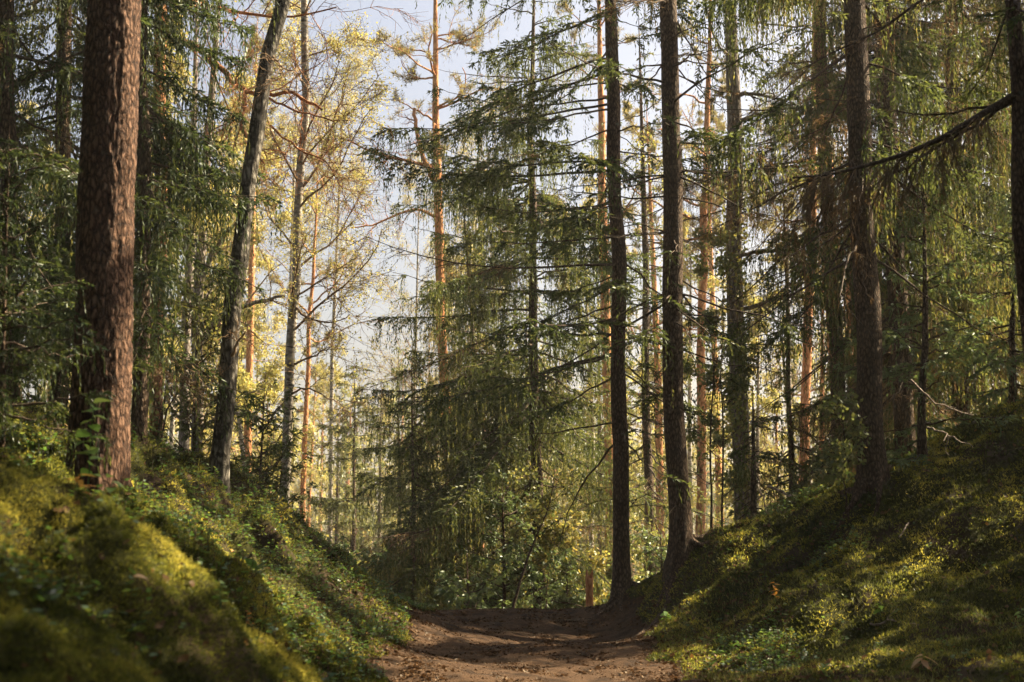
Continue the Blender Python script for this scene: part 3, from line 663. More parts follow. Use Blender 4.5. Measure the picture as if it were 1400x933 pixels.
def pix_limb(parent, loc, pts, r0, r1, mats, rng, twigs=0, tl=.5, leaf=0, tint=.5, lab=None, name='limb', leafm=2, wander=.2, droop=-.03):
    w = np.array([P(*a) for a in pts])-loc
    # resample with a little crookedness
    s = np.concatenate([[0], np.cumsum(np.linalg.norm(np.diff(w, axis=0), axis=1))]); n = max(8, len(pts)*3)
    u = np.linspace(0, s[-1], n); q = np.stack([np.interp(u, s, w[:, k]) for k in range(3)], -1)
    q[1:-1] = (q[:-2]+2*q[1:-1]+q[2:])/4; q[1:-1] += rng.normal(size=(n-2, 3))*.012
    m = MB(); m.tubes(q[None], np.linspace(r0, r1, n)[None], 8, 0, .5, rng)
    if twigs:
        d = nrm(np.gradient(q, axis=0))[None]
        s1, d1, rr, t = spawn(q[None], d, np.linspace(r0, r1, n)[None], twigs, .2, .9, rng)
        p1, dd1, r1_ = grow(s1, d1, rng.uniform(.4, 1.2, twigs)*tl, .45*rr, .003, 6, wander, droop, rng); m.tubes(p1, r1_, 4, 1, .5, rng)
        s2, d2, r2, t2 = spawn(p1, dd1, r1_, 6, .2, .8, rng)
        p2, dd2, r2_ = grow(s2, d2, rng.uniform(.2, .6, len(s2))*tl, .004, .0015, 5, wander, droop, rng); m.tubes(p2, r2_, 3, 1, .5, rng, False)
        s3, d3, r3, t3 = spawn(p2, dd2, r2_, 4, .2, .8, rng)
        p3, dd3, r3_ = grow(s3, d3, rng.uniform(.1, .35, len(s3))*tl, .0025, .001, 4, wander, droop, rng); m.tubes(p3, r3_, 3, 1, .5, rng, False)
        if leaf:
            Q = p3[:, 1:].reshape(-1, 3); Q = Q[rng.random(len(Q)) < leaf]
            m.kites(Q, rvec(rng, len(Q)), .04, .028, leafm, np.clip(rng.normal(tint, .2, len(Q)), 0, 1), rng)
    o = m.build(name, mats, parent)
    if lab: o['label'] = lab
    return o
# the big near pine
t0_, _, loc0_ = hero_pine('thick red-brown pine trunk with deeply fissured bark on the left bank', [(131, 690), (134, 600), (141, 300), (160, 0)], 10, 17, 79, 62, 9.5, 201, n=14, Lmax=2.6, bark='pine_bark', group=None, sides=120, fiss=.07, stubs=0)
buttress(t0_, loc0_, .2, 6, 'pine_bark', 77, .8)
t, ax, loc = hero_pine('tall orange pine with a dead side limb in the sky gap', [(617, 835), (612, 600), (602, 380), (597, 200), (593, 0)], 29, 17, 15, 12, 9.2, 202, n=18, Lmax=2.6)
rng = np.random.default_rng(3)
pix_limb(t, loc, [(600, 262, 29), (588, 235, 28.9), (574, 205, 28.8), (569, 175, 28.8), (567, 148, 28.8)], .06, .035, PINE, rng, 3, .5, lab='broken dead upright limb')
pix_limb(t, loc, [(598, 300, 29), (575, 285, 28.7), (545, 292, 28.4), (515, 308, 28.2), (480, 312, 28)], .035, .012, PINE, rng, 9, 1.0)
pix_limb(t, loc, [(596, 228, 29), (560, 222, 28.7), (520, 212, 28.5), (470, 190, 28.2), (440, 180, 28)], .035, .012, PINE, rng, 9, 1.0)
hero_pine('thin orange pine between the slender birch and the pale spruce', [(414, 690), (420, 520), (430, 320), (436, 150)], 36, 15, 9, 6, 8.5, 203, n=12, Lmax=1.8)
hero_pine('slim orange pine right of the two straight trunks', [(957, 745), (960, 400), (966, 180), (969, 60)], 30, 17, 14, 11, 9.5, 204, n=14, Lmax=2.2)
hero_pine('orange pine with split bark behind the right bank ridge', [(1098, 722), (1103, 560), (1108, 350), (1112, 150)], 31, 17, 15, 12, 9.5, 205, n=14, Lmax=2.2)
hero_pine('bright orange pine, left of the thick ridge spruce', [(1147, 640), (1140, 450), (1133, 250)], 28, 17, 20, 15, 9.5, 206, n=12, Lmax=2.2)
hero_pine('half hidden orange pine touching the thick ridge spruce', [(1170, 690), (1168, 560), (1163, 350)], 33, 17, 17, 13, 10, 207, n=12, Lmax=2.2)
hero_pine('thin orange pine near the right edge above the ridge', [(1345, 600), (1336, 450), (1330, 300)], 27, 15, 9, 7, 9.0, 208, n=12, Lmax=2.0)
hero_pine('short bare orange pine low behind the ridge moss', [(1121, 722), (1123, 600)], 38, 12, 8, 7, 8, 209, n=10, Lmax=1.8)
hero_pine('brown pine hidden behind the slender spruce at the crest', [(835, 800), (828, 400), (820, 100)], 31, 18, 15, 13, 10, 210, n=14, Lmax=2.4)
# pine whose glowing limb leaves the dark left spruces
t, ax, loc = hero_pine('pine hidden in the left spruces, sending an orange limb out over the sky', [(212, 650), (216, 300), (219, 0)], 16.5, 16, 20, 16, 9.0, 211, n=12, Lmax=2.4, stubs=3)
pix_limb(t, loc, [(216, 40, 16.5), (255, 60, 16.2), (290, 80, 16), (305, 102, 15.9), (335, 124, 15.8), (372, 131, 15.7), (400, 124, 15.6), (440, 150, 15.4)], .05, .014, PINE, rng, 14, 1.1, lab='long crooked orange limb')
pix_limb(t, loc, [(336, 125, 15.8), (336, 145, 15.8), (327, 170, 15.8), (345, 198, 15.7), (362, 225, 15.7)], .03, .010, PINE, rng, 9, .9)
pix_limb(t, loc, [(360, 131, 15.7), (400, 150, 15.5), (435, 158, 15.4), (475, 165, 15.2)], .016, .006, PINE, rng, 9, 1.0)
pix_limb(t, loc, [(370, 172, 15.7), (410, 205, 15.5), (440, 215, 15.4), (468, 258, 15.2)], .014, .005, PINE, rng, 8, .9)
pix_limb(t, loc, [(218, 0, 16.5), (290, 8, 16.2), (350, 20, 16), (400, 25, 15.8), (460, 10, 15.6)], .03, .008, PINE, rng, 12, 1.2)

# ------------------------------------------------------------------ broadleaves
def hero_leafy(name, label, cat, pix, Y, H, wb, wt, bark, mats, seed, limbs, group=None, leaf=True, sides=14, rough=.06, **kw):
    rng = np.random.default_rng(seed); loc, ax = axis_from(pix, Y, H)
    t = thing(name, label, cat, loc, group)
    m = MB(); trunk(m, ax, H, w2r(wb, Y), w2r(wt, Y), 8.0, 0, rng, sides=sides, nseed=seed, rough=rough, step=.12); m.build('trunk', M[bark], t)
    z0, n, L, up = limbs
    zs = rng.uniform(z0, H-.3, n); az = rng.uniform(0, 6.283, n); f = (zs-z0)/(H-z0)
    m = MB(); limb_crown(m, ax.at(zs), np.stack([np.cos(az), np.sin(az), np.full(n, up)], -1), L*(1-.6*f)*rng.uniform(.6, 1.1, n), (.014 if name == 'birch_tree' else .026)*(1-f)+.006, rng, kw.pop('k1', 8), kw.pop('k2', 7), leaf, **kw)
    m.build('crown', mats, t)
    return t, ax, loc
BIR = [M['twig_pale'], M['twig_pale'], M['birch']]
t, ax, loc = hero_leafy('aspen_tree', 'leaning dark grey lichened trunk on the left bank ridge', 'aspen', [(297, 662), (306, 560), (321, 400), (332, 320), (346, 235), (357, 160), (372, 70), (388, 0)], 14.2, 13, 27, 17, 'aspen_bark', BIR, 301, (8.0, 14, 2.2, .7), rough=.13, sides=24, leaf_keep=.6, leaf_l=.04, leaf_w=.03)
rng = np.random.default_rng(31)
pix_limb(t, loc, [(312, 500, 14.2), (325, 470, 14.0), (335, 455, 13.9)], .02, .008, BIR, rng, 3, .3)
pix_limb(t, loc, [(304, 545, 14.2), (285, 540, 14.1), (262, 522, 14.0), (235, 505, 13.9)], .018, .006, BIR, rng, 8, .5)
pix_limb(t, loc, [(372, 75, 14.2), (392, 95, 14.1), (415, 100, 14)], .012, .004, BIR, rng, 5, .6)
t, ax, loc = hero_leafy('birch_tree', 'slender pale birch with horizontal dark marks, right of the leaning trunk', 'birch', [(388, 700), (393, 560), (400, 420), (409, 280), (415, 160), (421, 30)], 19.5, 15, 15, 11, 'birch_bark', BIR, 302, (3.8, 34, 2.2, .75), leaf_keep=.85, droop2=-.12, leaf_n=4, leaf_l=.028, leaf_w=.02, k1=8, k2=8)
pix_limb(t, loc, [(401, 418, 19.5), (425, 437, 19.4), (455, 443, 19.3), (478, 430, 19.2)], .02, .006, BIR, rng, 8, .8, .3)
pix_limb(t, loc, [(399, 500, 19.5), (425, 488, 19.4), (452, 475, 19.3)], .018, .006, BIR, rng, 6, .7, .2)
pix_limb(t, loc, [(404, 405, 19.5), (425, 395, 19.5), (455, 375, 19.4), (490, 350, 19.3)], .016, .005, BIR, rng, 9, .9, .4)
pix_limb(t, loc, [(396, 540, 19.5), (420, 530, 19.3), (450, 545, 19.2), (478, 560, 19.1)], .016, .005, BIR, rng, 8, .7, .2)
pix_limb(t, loc, [(410, 260, 19.5), (440, 215, 19.5), (462, 150, 19.4), (478, 90, 19.4)], .02, .006, BIR, rng, 12, 1.0, .5)
GRY = [M['grey_bark'], M['twig_pale'], M['birch']]
t, ax, loc = hero_leafy('oak_tree', 'grey forked tree behind the leaning trunk, right stem', 'tree', [(270, 680), (268, 560), (272, 420), (280, 300), (284, 200)], 23, 13, 18, 13, 'grey_bark', GRY, 303, (4.8, 14, 2.6, .6), leaf_keep=.8, leaf_n=5, leaf_l=.055, leaf_w=.04)
pix_limb(t, loc, [(272, 468, 23), (290, 445, 22.8), (312, 425, 22.7), (345, 415, 22.6), (388, 405, 22.4)], .07, .02, GRY, rng, 10, 1.1, .5)
pix_limb(t, loc, [(276, 380, 23), (290, 345, 22.9), (310, 318, 22.8), (328, 300, 22.7)], .05, .02, GRY, rng, 8, 1.0, .6)
pix_limb(t, loc, [(268, 590, 23), (310, 562, 22.7), (355, 570, 22.6), (410, 600, 22.4)], .035, .012, GRY, rng, 6, .7, .2, lab='pale broken low limb')
hero_leafy('oak_tree', 'grey tree behind the leaning trunk, left stem', 'tree', [(250, 680), (252, 560), (258, 400), (263, 250)], 25, 13, 17, 12, 'grey_bark', GRY, 304, (4.0, 14, 2.4, .6), leaf_keep=.9, leaf_n=5, leaf_l=.055, leaf_w=.04)
GR2 = [M['grey_bark'], M['twig'], M['bush']]
t, ax, loc = hero_leafy('oak_tree', 'stout grey ivy-clad trunk standing back between path-side spruce and ridge spruce', 'tree', [(1017, 745), (1012, 600), (1006, 350), (1001, 100)], 22, 16, 26, 22, 'grey_bark', GR2, 305, (6.5, 12, 2.6, .2), leaf_keep=.5, leaf_n=4)
for pts in ([(1004, 130, 22), (1020, 128, 21.9), (1045, 130, 21.8), (1075, 140, 21.6)], [(1003, 175, 22), (1025, 160, 21.8), (1060, 150, 21.6), (1085, 165, 21.5)], [(1007, 350, 22), (1035, 345, 21.8), (1070, 342, 21.6), (1100, 345, 21.5)],
            [(1009, 425, 22), (1035, 418, 21.8), (1065, 405, 21.6), (1100, 408, 21.5)], [(1005, 250, 22), (980, 235, 21.8), (950, 232, 21.7)]):
    pix_limb(t, loc, pts, .04, .012, GR2, rng, 9, .9, .3, .3)
m = MB(); q = 2600; zz = rng.uniform(.3, 8, q); aa = rng.uniform(0, 6.283, q); rr_ = .16+.12*rng.random(q)**2; k = fbm2(zz*1.2, aa*.8, 7) > .42
c = ax.at(zz)+np.stack([np.cos(aa)*rr_, np.sin(aa)*rr_, 0*zz], -1); c = c[k]
m.kites(c, nrm(rvec(rng, len(c))+np.array([0, 0, -.4])), .07, .05, 0, rng.random(len(c)), rng); m.build('ivy', M['bush'], t)

# saplings and thin stems
def sapling(label, pix, Y, H, r, seed, n=8, leaf=.3, mats=None, up=.5, L=.6, cat='sapling', group='thin saplings', leaf_l=.05, tint0=.4):
    rng = np.random.default_rng(seed); loc, ax = axis_from(pix, Y, H)
    t = thing('sapling', label, cat, loc, group)
    z = np.linspace(-.05, H, 16); q = ax.at(z); q[1:, :2] += np.cumsum(rng.normal(size=(15, 2))*.008, 0)
    m = MB(); m.tubes(q[None], np.linspace(r, .004, 16)[None], 7, 0, .5, rng); m.build('stem', M['twig'], t)
    zs = rng.uniform(H*.25, H*.97, n); az = rng.uniform(0, 6.283, n)
    m = MB(); limb_crown(m, np.stack([np.interp(zs, q[:, 2], q[:, 0]), np.interp(zs, q[:, 2], q[:, 1]), zs], -1), np.stack([np.cos(az), np.sin(az), np.full(n, up)], -1), L*rng.uniform(.5, 1.1, n), .006, rng, 4, 4, leaf > 0, leaf_keep=leaf, leaf_n=2, leaf_l=leaf_l, leaf_w=leaf_l*.7, tint0=tint0, sides=4)
    m.build('crown', mats or [M['twig'], M['twig'], M['bush']], t)
    return t
sapling('dark thin sapling bending left, between red pine and leaning trunk', [(206, 640), (222, 560), (238, 470), (247, 400), (252, 330)], 15.5, 2.9, .016, 401, 10, .25)
sapling('dark thin sapling forking near the ground beside the leaning trunk', [(214, 640), (235, 560), (262, 515), (288, 480)], 15.0, 1.7, .013, 402, 8, .15)
sapling('short straight dark sapling just right of the red pine', [(196, 640), (200, 560), (202, 480)], 15.8, 1.8, .012, 403, 7, .2)
sapling('thin black straight stem right of the pale-lit straight spruce', [(971, 752), (974, 600), (978, 480)], 17.5, 3.2, .018, 404, 9, .1)
sapling('leafy sapling bright in the crown gap left of the ivy-clad trunk', [(990, 745), (985, 500), (985, 300)], 20, 5.6, .02, 405, 22, .9, leaf_l=.07, tint0=.15)
sapling('grey slanting sapling behind the crest', [(700, 835), (722, 760), (745, 700), (760, 650)], 21.5, 2.4, .03, 406, 8, .8, leaf_l=.06, tint0=.4)
sapling('yellowing rowan sapling right of the bushy crest spruce', [(745, 832), (752, 740), (765, 690)], 23, 2.2, .014, 407, 12, .9, leaf_l=.07, tint0=.55)
sapling('leafy sapling in front of the thick ridge spruce foot', [(1160, 705), (1155, 620), (1150, 570)], 14.9, 1.25, .01, 408, 10, .8, leaf_l=.055, tint0=.15, L=.4)
sapling('yellow bush sapling at the foot of the slender crest spruce', [(800, 832), (800, 770)], 24, 1.7, .012, 409, 10, .9, leaf_l=.07, tint0=.7)

def juniper(label, px, py, Y, H, W, seed):
    rng = np.random.default_rng(seed); q = P(px, py, Y); loc = np.array([q[0], Y, tz(q[0], Y)])
    t = thing('juniper_bush', label, 'juniper', loc, 'junipers')
    ax = Axis([(0, 0, -1), (0, 0, 0), (.05, 0, H)])
    m = MB(); trunk(m, ax, H, .03, .015, H*.5, 0, rng, sides=8, flare=.2); m.build('stem', M['twig'], t)
    m = MB(); spruce_crown(m, ax, H, .08, W, rng, fs=.05, ks=.045, kw=.018, dens=1.3, per=6, gap=.17, droop=-.25, hang=.1, chaos=.5, dead=.08, tint0=.3, up=.3)
    m.build('foliage', [M['twig'], M['spruce'], M['dead']], t)
juniper('dark juniper between leaning trunk and slender birch', 352, 690, 16.8, 2.2, .75, 421)
juniper('tall thin juniper behind the leaning trunk, on its left', 262, 660, 16.0, 2.6, .5, 422)

# ------------------------------------------------------------------ the sunlit wood behind
def proto_birch(seed, H=14, z0=3.5, n=26, L=2.8, tint0=.5, keep=.75):
    rng = np.random.default_rng(seed); r0 = .085
    t = thing('birch_tree', '', 'birch', (0, 0, 0)); ax = Axis([(0, 0, -1), (0, 0, 0), (rng.normal()*.3, rng.normal()*.3, H*.5), (rng.normal()*.5, rng.normal()*.5, H+.2)])
    m = MB(); trunk(m, ax, H, r0, r0*.55, H*.6, 0, rng, sides=9, nseed=seed, step=.5); m.build('trunk', M['birch_bark'], t)
    zs = rng.uniform(z0, H-.3, n); az = rng.uniform(0, 6.283, n); f = (zs-z0)/(H-z0)
    m = MB(); limb_crown(m, ax.at(zs), np.stack([np.cos(az), np.sin(az), .4+.6*f], -1), L*(1-.6*f)*rng.uniform(.6, 1.1, n), .02*(1-f)+.006, rng, 7, 6, True, leaf_n=5, leaf_l=.062, leaf_w=.045, tint0=tint0, leaf_keep=keep, droop2=-.1, sides=4)
    m.build('crown', BIR, t); return t
def proto_pine(seed, H=16, z0=8, n=16, L=2.3, tint0=.5):
    rng = np.random.default_rng(seed)
    t = thing('pine_tree', '', 'pine', (0, 0, 0)); ax = Axis([(0, 0, -1), (0, 0, 0), (rng.normal()*.15, 0, H*.5), (rng.normal()*.3, 0, H+.2)])
    m = MB(); trunk(m, ax, H, .12, .075, H*.6, 0, rng, sides=9, nseed=seed, step=.5); m.build('trunk', M['pine_tall'], t)
    zs = rng.uniform(z0, H-.3, n); az = rng.uniform(0, 6.283, n); f = (zs-z0)/(H-z0)
    m = MB(); limb_crown(m, ax.at(zs), np.stack([np.cos(az), np.sin(az), .05+.6*f], -1), L*(1-.6*f)*rng.uniform(.5, 1.1, n), .012+.022*(1-f), rng, 6, 6, True, trop=.05, wander=.24, tuft=9, leaf_l=.11, leaf_w=.017, tint0=tint0, sides=5)
    q = 9; zs = rng.uniform(2, z0, q); az = rng.uniform(0, 6.283, q)
    limb_crown(m, ax.at(zs), np.stack([np.cos(az), np.sin(az), rng.uniform(-.3, .2, q)], -1), rng.uniform(.3, 1.4, q), .011, rng, 3, 3, False, wander=.22, sides=4)
    m.build('crown', PINE, t); return t
def proto_spruce(seed, H=11, L=2.2, mats=None, name='spruce_tree', dens=.55):
    rng = np.random.default_rng(seed); ax = Axis([(0, 0, -1), (0, 0, 0), (0, 0, H+.2)])
    t = thing(name, '', 'spruce', (0, 0, 0))
    m = MB(); trunk(m, ax, H, .11, .06, H*.5, 0, rng, sides=9, nseed=seed, step=.5); m.build('trunk', M['spruce_bark'], t)
    m = MB(); spruce_crown(m, ax, H, .6, L, rng, fs=.1, ks=.10, kw=.04, dens=dens, per=4.2, gap=.42, droop=.35, hang=.5, dead=.05, tint0=.35)
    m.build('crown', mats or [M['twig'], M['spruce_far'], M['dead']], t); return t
def proto_bush(seed, H=2.6, W=1.4, tint0=.4, mats=None):
    rng = np.random.default_rng(seed); t = thing('leafy_bush', '', 'bush', (0, 0, 0)); n = 14
    az = rng.uniform(0, 6.283, n); s = np.stack([rng.normal(size=n)*.12, rng.normal(size=n)*.12, np.full(n, -.05)], -1)
    m = MB(); d = np.stack([np.cos(az)*.5, np.sin(az)*.5, np.ones(n)], -1)
    limb_crown(m, s, d, H*rng.uniform(.6, 1.1, n), .012, rng, 7, 6, True, leaf_n=4, leaf_l=.075, leaf_w=.05, tint0=tint0, sides=4, l1=.45, trop=.02)
    m.build('foliage', mats or [M['twig_pale'], M['twig_pale'], M['bush']], t); return t
def proto_tall_birch(seed, H=19, z0=10):
    rng = np.random.default_rng(seed); t = thing('tall_birch', '', 'birch', (0, 0, 0)); ax = Axis([(0, 0, -1), (0, 0, 0), (rng.normal()*.4, 0, H*.5), (rng.normal()*.6, 0, H+.2)])
    m = MB(); trunk(m, ax, H, .085, .05, H*.6, 0, rng, sides=9, nseed=seed, step=.5); m.build('trunk', M['birch_bark'], t)
    n = 34; zs = rng.uniform(z0, H-.3, n); az = rng.uniform(0, 6.283, n); f = (zs-z0)/(H-z0)
    m = MB(); limb_crown(m, ax.at(zs), np.stack([np.cos(az), np.sin(az), .5+.5*f], -1), 3.0*(1-.5*f)*rng.uniform(.6, 1.1, n), .014*(1-f)+.006, rng, 9, 8, True, leaf_n=3, leaf_l=.042, leaf_w=.03, tint0=.45, leaf_keep=.4, droop2=-.14, sides=4)
    m.build('crown', BIR, t); return t
protos = {'tall birch': [proto_tall_birch(506), proto_tall_birch(507, 18, 8.5)], 'birch': [proto_birch(501), proto_birch(502, 12, 2.5, 26, 2.4, .62), proto_birch(503, 9, 1.5, 24, 2.0, .4)],
          'pine': [proto_pine(511), proto_pine(512, 14, 6.5, 16, 2.0, .62)],
          'spruce': [proto_spruce(521), proto_spruce(522, 8, 1.8)],
          'bush': [proto_bush(531), proto_bush(532, 1.8, 1.2, .65), proto_bush(533, 2.2, 1.2, .15)]}
used = {}
ZONES = [(245, 'left of the leaning trunk'), (400, 'between leaning trunk and slender birch'), (600, 'between slender birch and tall orange pine'), (850, 'behind the middle spruces'),
         (1010, 'between the straight spruces and the ivy-clad trunk'), (1190, 'between ivy-clad trunk and thick ridge spruce'), (9999, 'right of the thick ridge spruce')]
WORDS = {'tall birch': 'tall airy birch veiling the sky with fine twigs', 'birch': 'golden-leaved birch in the sunlit wood', 'pine': 'yellow-green pine in the sunlit wood', 'spruce': 'hazy pale spruce in the sunlit wood', 'bush': 'sunlit leafy bush on the lower ground'}
def place(kind, px, Y, s=1.0):
    k = used.setdefault(kind, 0); used[kind] += 1
    pr = protos[kind][k % len(protos[kind])]
    x = (px-700)/F*Y; loc = (x, Y, tz(x, Y)-.05)
    zone = next(w for e, w in ZONES if px < e)
    lab = WORDS[kind]+', '+zone; rz = float(RNG.uniform(0, 6.28)); sc = s*float(RNG.uniform(.88, 1.15))
    grp = {'tall birch': 'tall airy birches', 'birch': 'birches', 'pine': 'pines', 'spruce': 'spruces', 'bush': 'bushes'}[kind]+' of the sunlit wood, '+zone
    if k < len(protos[kind]):
        pr.location = loc; pr.rotation_euler = (0, 0, rz); pr.scale = (sc,)*3; pr['label'] = lab; pr['group'] = grp
    else: dup(pr, loc, rz, sc, lab, grp)
for px, Y in [(455, 46), (566, 45), (392, 42), (640, 47), (300, 50)]:
    place('tall birch', px, Y)
for px, Y in [(175, 40), (232, 32), (255, 47), (318, 36), (352, 50), (300, 28), (455, 56), (520, 66), (572, 50), (640, 43), (690, 52), (765, 46), (802, 36), (880, 44), (1050, 48), (1080, 40), (1225, 46), (1300, 38), (1375, 44), (945, 38), (1015, 34), (1120, 44), (1185, 38), (1260, 33), (20, 36), (100, 42), (1150, 52)]:
    place('birch', px, Y)
for px, Y in [(300, 44), (425, 58), (590, 62), (660, 58), (340, 34), (900, 36), (985, 41), (1060, 57), (1380, 40), (1270, 52), (215, 52), (760, 64), (60, 50)]:
    place('pine', px, Y)
for px, Y in [(820, 40), (890, 54), (620, 46), (350, 56), (245, 58), (462, 44), (520, 52), (1330, 50), (720, 40), (130, 48)]:
    place('spruce', px, Y)
for px, Y in [(340, 27), (450, 25), (500, 30), (540, 27), (560, 34), (640, 29), (760, 31), (810, 27), (870, 25), (925, 30), (990, 27), (1060, 25), (1100, 35), (1180, 30), (235, 27), (190, 33), (300, 36), (400, 38), (470, 42), (600, 40), (700, 38), (830, 42), (960, 45), (1020, 38), (1140, 44), (1260, 34), (1340, 30), (420, 29), (720, 27), (900, 38)]:
    place('bush', px, Y)
# unseen spruces added outside the frame to shade the ground and dim skylight
def shade_spruce(x, y, s, rz):
    dup(SH, (x, y, tz(x, y)-.1), rz, s, 'unseen spruce added outside the frame to cast shade' if s > .4 else 'small unseen spruce added outside the frame to cast shade', 'added shade spruces outside the frame')
SH = proto_spruce(541, 15, 3.0, TW, dens=1.0); SH.location = (7.6, 8.2, tz(7.6, 8.2)-.1); SH['label'] = 'unseen spruce added outside the frame to cast shade'; SH['group'] = 'added shade spruces outside the frame'
for x, y, s, rz in [(9.4, 13.6, .3, 3), (6.6, 15.25, .17, 1), (6.9, 15.95, .2, 2), (6.6, 14.55, .15, 4), (-4.6, 4.2, .95, 2.5), (-6.2, 8.4, .9, 1.4), (6.0, 8.15, .95, 4),   (5.0, 1.8, .9, .8), (-2.8, .6, .9, 3.3), (13.5, 14.9, 1, 2.2), (6.9, 13.8, .42, 4.2), (9.8, 18.0, .7, 2.9), (12.2, 9.2, 1.1, .3), (6.5, 5.5, 1, 1), (5.5, 1, .9, 3), (4.5, -3.5, 1, 2), (-7.5, 6.5, .9, .7), (-8.5, 11, 1, 1.7), (-5.0, 1.5, 1, 5), (-4, -3, 1.1, 4), (1.5, -6, 1.1, .2), (-1.5, -7.5, 1, .9), (-10, 3, 1, 1.1), (10, 4, 1.1, .6)]:
    shade_spruce(x, y, s, rz)

SH2 = thing('spruce_tree', 'tall high-crowned unseen spruce added to block light from overhead', 'spruce', (0, 0, 0), 'added shade spruces outside the frame')  # added out of view; its high crown darkens the near left mound
rng = np.random.default_rng(545); ax = Axis([(0, 0, -1), (0, 0, 0), (0, 0, 17)])
m = MB(); trunk(m, ax, 16.5, .15, .09, 8, 0, rng, sides=10, step=.5); m.build('trunk', M['spruce_bark'], SH2)
m = MB(); spruce_crown(m, ax, 16.5, 5.2, 3.4, rng, fs=.1, ks=.11, kw=.05, dens=.9, per=5, gap=.4, droop=.1, hang=.3, dead=.05, tint0=.35); m.build('crown', TW, SH2)
SH2.location = (-4.2, 4.2, tz(-4.2, 4.2)-.1)
for x, y, s_, rz in [(7.25, 12.35, .88, 1.2), (-3.6, -.4, 1, 2), (4.0, -.6, 1, 3), (-5.0, 7.4, .9, 4), (-3.0, -3.5, 1, 5)]: dup(SH2, (x, y, tz(x, y)-.1), rz, s_, SH2['label'], SH2['group'])

def far_wood():
    rng = np.random.default_rng(61); mb = MB(); n = 330
    a = rng.uniform(-.62, .62, n); r = 68+75*rng.random(n)**.8
    x = np.tan(a)*r; y = r; z = terrain(x, y); H = rng.uniform(8, 16, n); kind = rng.random(n)
    for i in range(n):
        b = np.array([x[i], y[i], z[i]-.2]); tr = b+np.array([[0, 0, 0], [rng.normal()*.2, 0, H[i]*.5], [rng.normal()*.3, 0, H[i]*.97]])
        mb.tubes(tr[None], np.array([[.16, .1, .02]]), 5, 0 if kind[i] < .5 else 1, .5, rng)
        q = 420; u = rng.random(q)
        if kind[i] < .4:   # spruce-like
            zz = .08+.92*u**1.3; rad = (1-zz)*2.3*np.sqrt(rng.random(q))
        else:
            zz = .3+.7*u; rad = 2.2*np.sin(np.clip((zz-.22)/.8, 0, 1)*np.pi)**.6*np.sqrt(rng.random(q))
        az = rng.uniform(0, 6.283, q); c = b+np.stack([np.cos(az)*rad, np.sin(az)*rad, zz*H[i]], -1)
        cl = np.round(c/.9)*.9; c = c*.6+cl*.4
        d = nrm(rng.normal(size=(q, 3))+np.array([0, 0, -.6 if kind[i] < .4 else 0]))
        mb.kites(c, d, rng.uniform(.25, .6, q), rng.uniform(.12, .28, q), 2 if kind[i] < .4 else (3 if kind[i] < .7 else 4), np.clip(rng.normal(.45, .22, q), 0, 1), rng)
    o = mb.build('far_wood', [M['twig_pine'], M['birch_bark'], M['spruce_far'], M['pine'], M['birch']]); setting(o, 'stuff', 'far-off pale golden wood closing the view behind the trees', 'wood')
far_wood()

# ------------------------------------------------------------------ small things on the ground
def leaf_shape(mb, base, d, up, L, W, mat, tint, curl=.15, n=5):
    """a real broad leaf: ribbed outline with a fold along the midrib"""
    d = nrm(np.asarray(d, float)); s = nrm(np.cross(d, up)); nn = np.cross(s, d)
    t = np.linspace(0, 1, n+1); w = W*.5*np.sin(np.pi*t**.8)**.9+1e-4
    mid = base + d*(t*L)[:, None] - nn*(curl*L*t**2)[:, None]
    a = mid + s*w[:, None] + nn*(w*.25)[:, None]; b = mid - s*w[:, None] + nn*(w*.25)[:, None]
    v = np.concatenate([mid, a, b]); k = n+1; i = np.arange(n)
    mb.add(v, np.concatenate([np.stack([i, i+1, k+i+1, k+i], -1), np.stack([i+1, i, 2*k+i, 2*k+i+1], -1)]), mat, tint, True)
def leafy_plant(name, label, cat, px, py, Y, H, nl, L, W, lm, seed, lean=(0, 0), group=None, droop=.2, spread=1.0, stem='herb'):
    rng = np.random.default_rng(seed); q = P(px, py, Y); loc = np.array([q[0], Y, tz(q[0], Y)])
    t = thing(name, label, cat, loc, group)
    z = np.linspace(-.03, H, 9); c = np.stack([lean[0]*np.abs(z/H)**1.5, lean[1]*np.abs(z/H)**1.5, z], -1)+np.concatenate([np.zeros((1, 3)), rng.normal(size=(8, 3))*.004])
    m = MB(); m.tubes(c[None], np.linspace(.0045, .002, 9)[None], 6, 0, .5, rng); m.build('stem', M[stem], t)
    m = MB()
    for i in range(nl):
        u = .3+.7*(i+.5)/nl; b = np.array([np.interp(u*H, z, c[:, k]) for k in range(3)]); a = i*2.4+rng.normal()*.4
        d = np.array([np.cos(a)*spread, np.sin(a)*spread, rng.uniform(-.1, .45)-droop])
        leaf_shape(m, b, d, np.array([0, 0, 1.])+rng.normal(size=3)*.3, L*rng.uniform(.7, 1.15), W*rng.uniform(.8, 1.15), 0, rng.random(), rng.uniform(.1, .4))
    m.build('leaves', M[lm], t)
leafy_plant('sapling', 'small sapling with round bright green leaves in front of the red pine', 'sapling', 118, 690, 7.6, .58, 17, .1, .075, 'leaf_green', 601, (.02, -.02), 'small saplings on the left bank')
leafy_plant('sapling', 'second round-leaved sapling, shorter and right of the taller one', 'sapling', 138, 694, 7.8, .4, 10, .09, .068, 'leaf_green', 602, (.06, 0), 'small saplings on the left bank')
leafy_plant('fern', 'yellow-orange drooping plant left of the round-leaved saplings', 'plant', 104, 705, 7.2, .14, 9, .12, .035, 'leaf_orange', 603, group=None, droop=.1)
leafy_plant('fern', 'small rusty orange plant on the left bank near the edge', 'plant', 62, 668, 8.0, .12, 7, .09, .03, 'leaf_orange', 604, droop=.1)
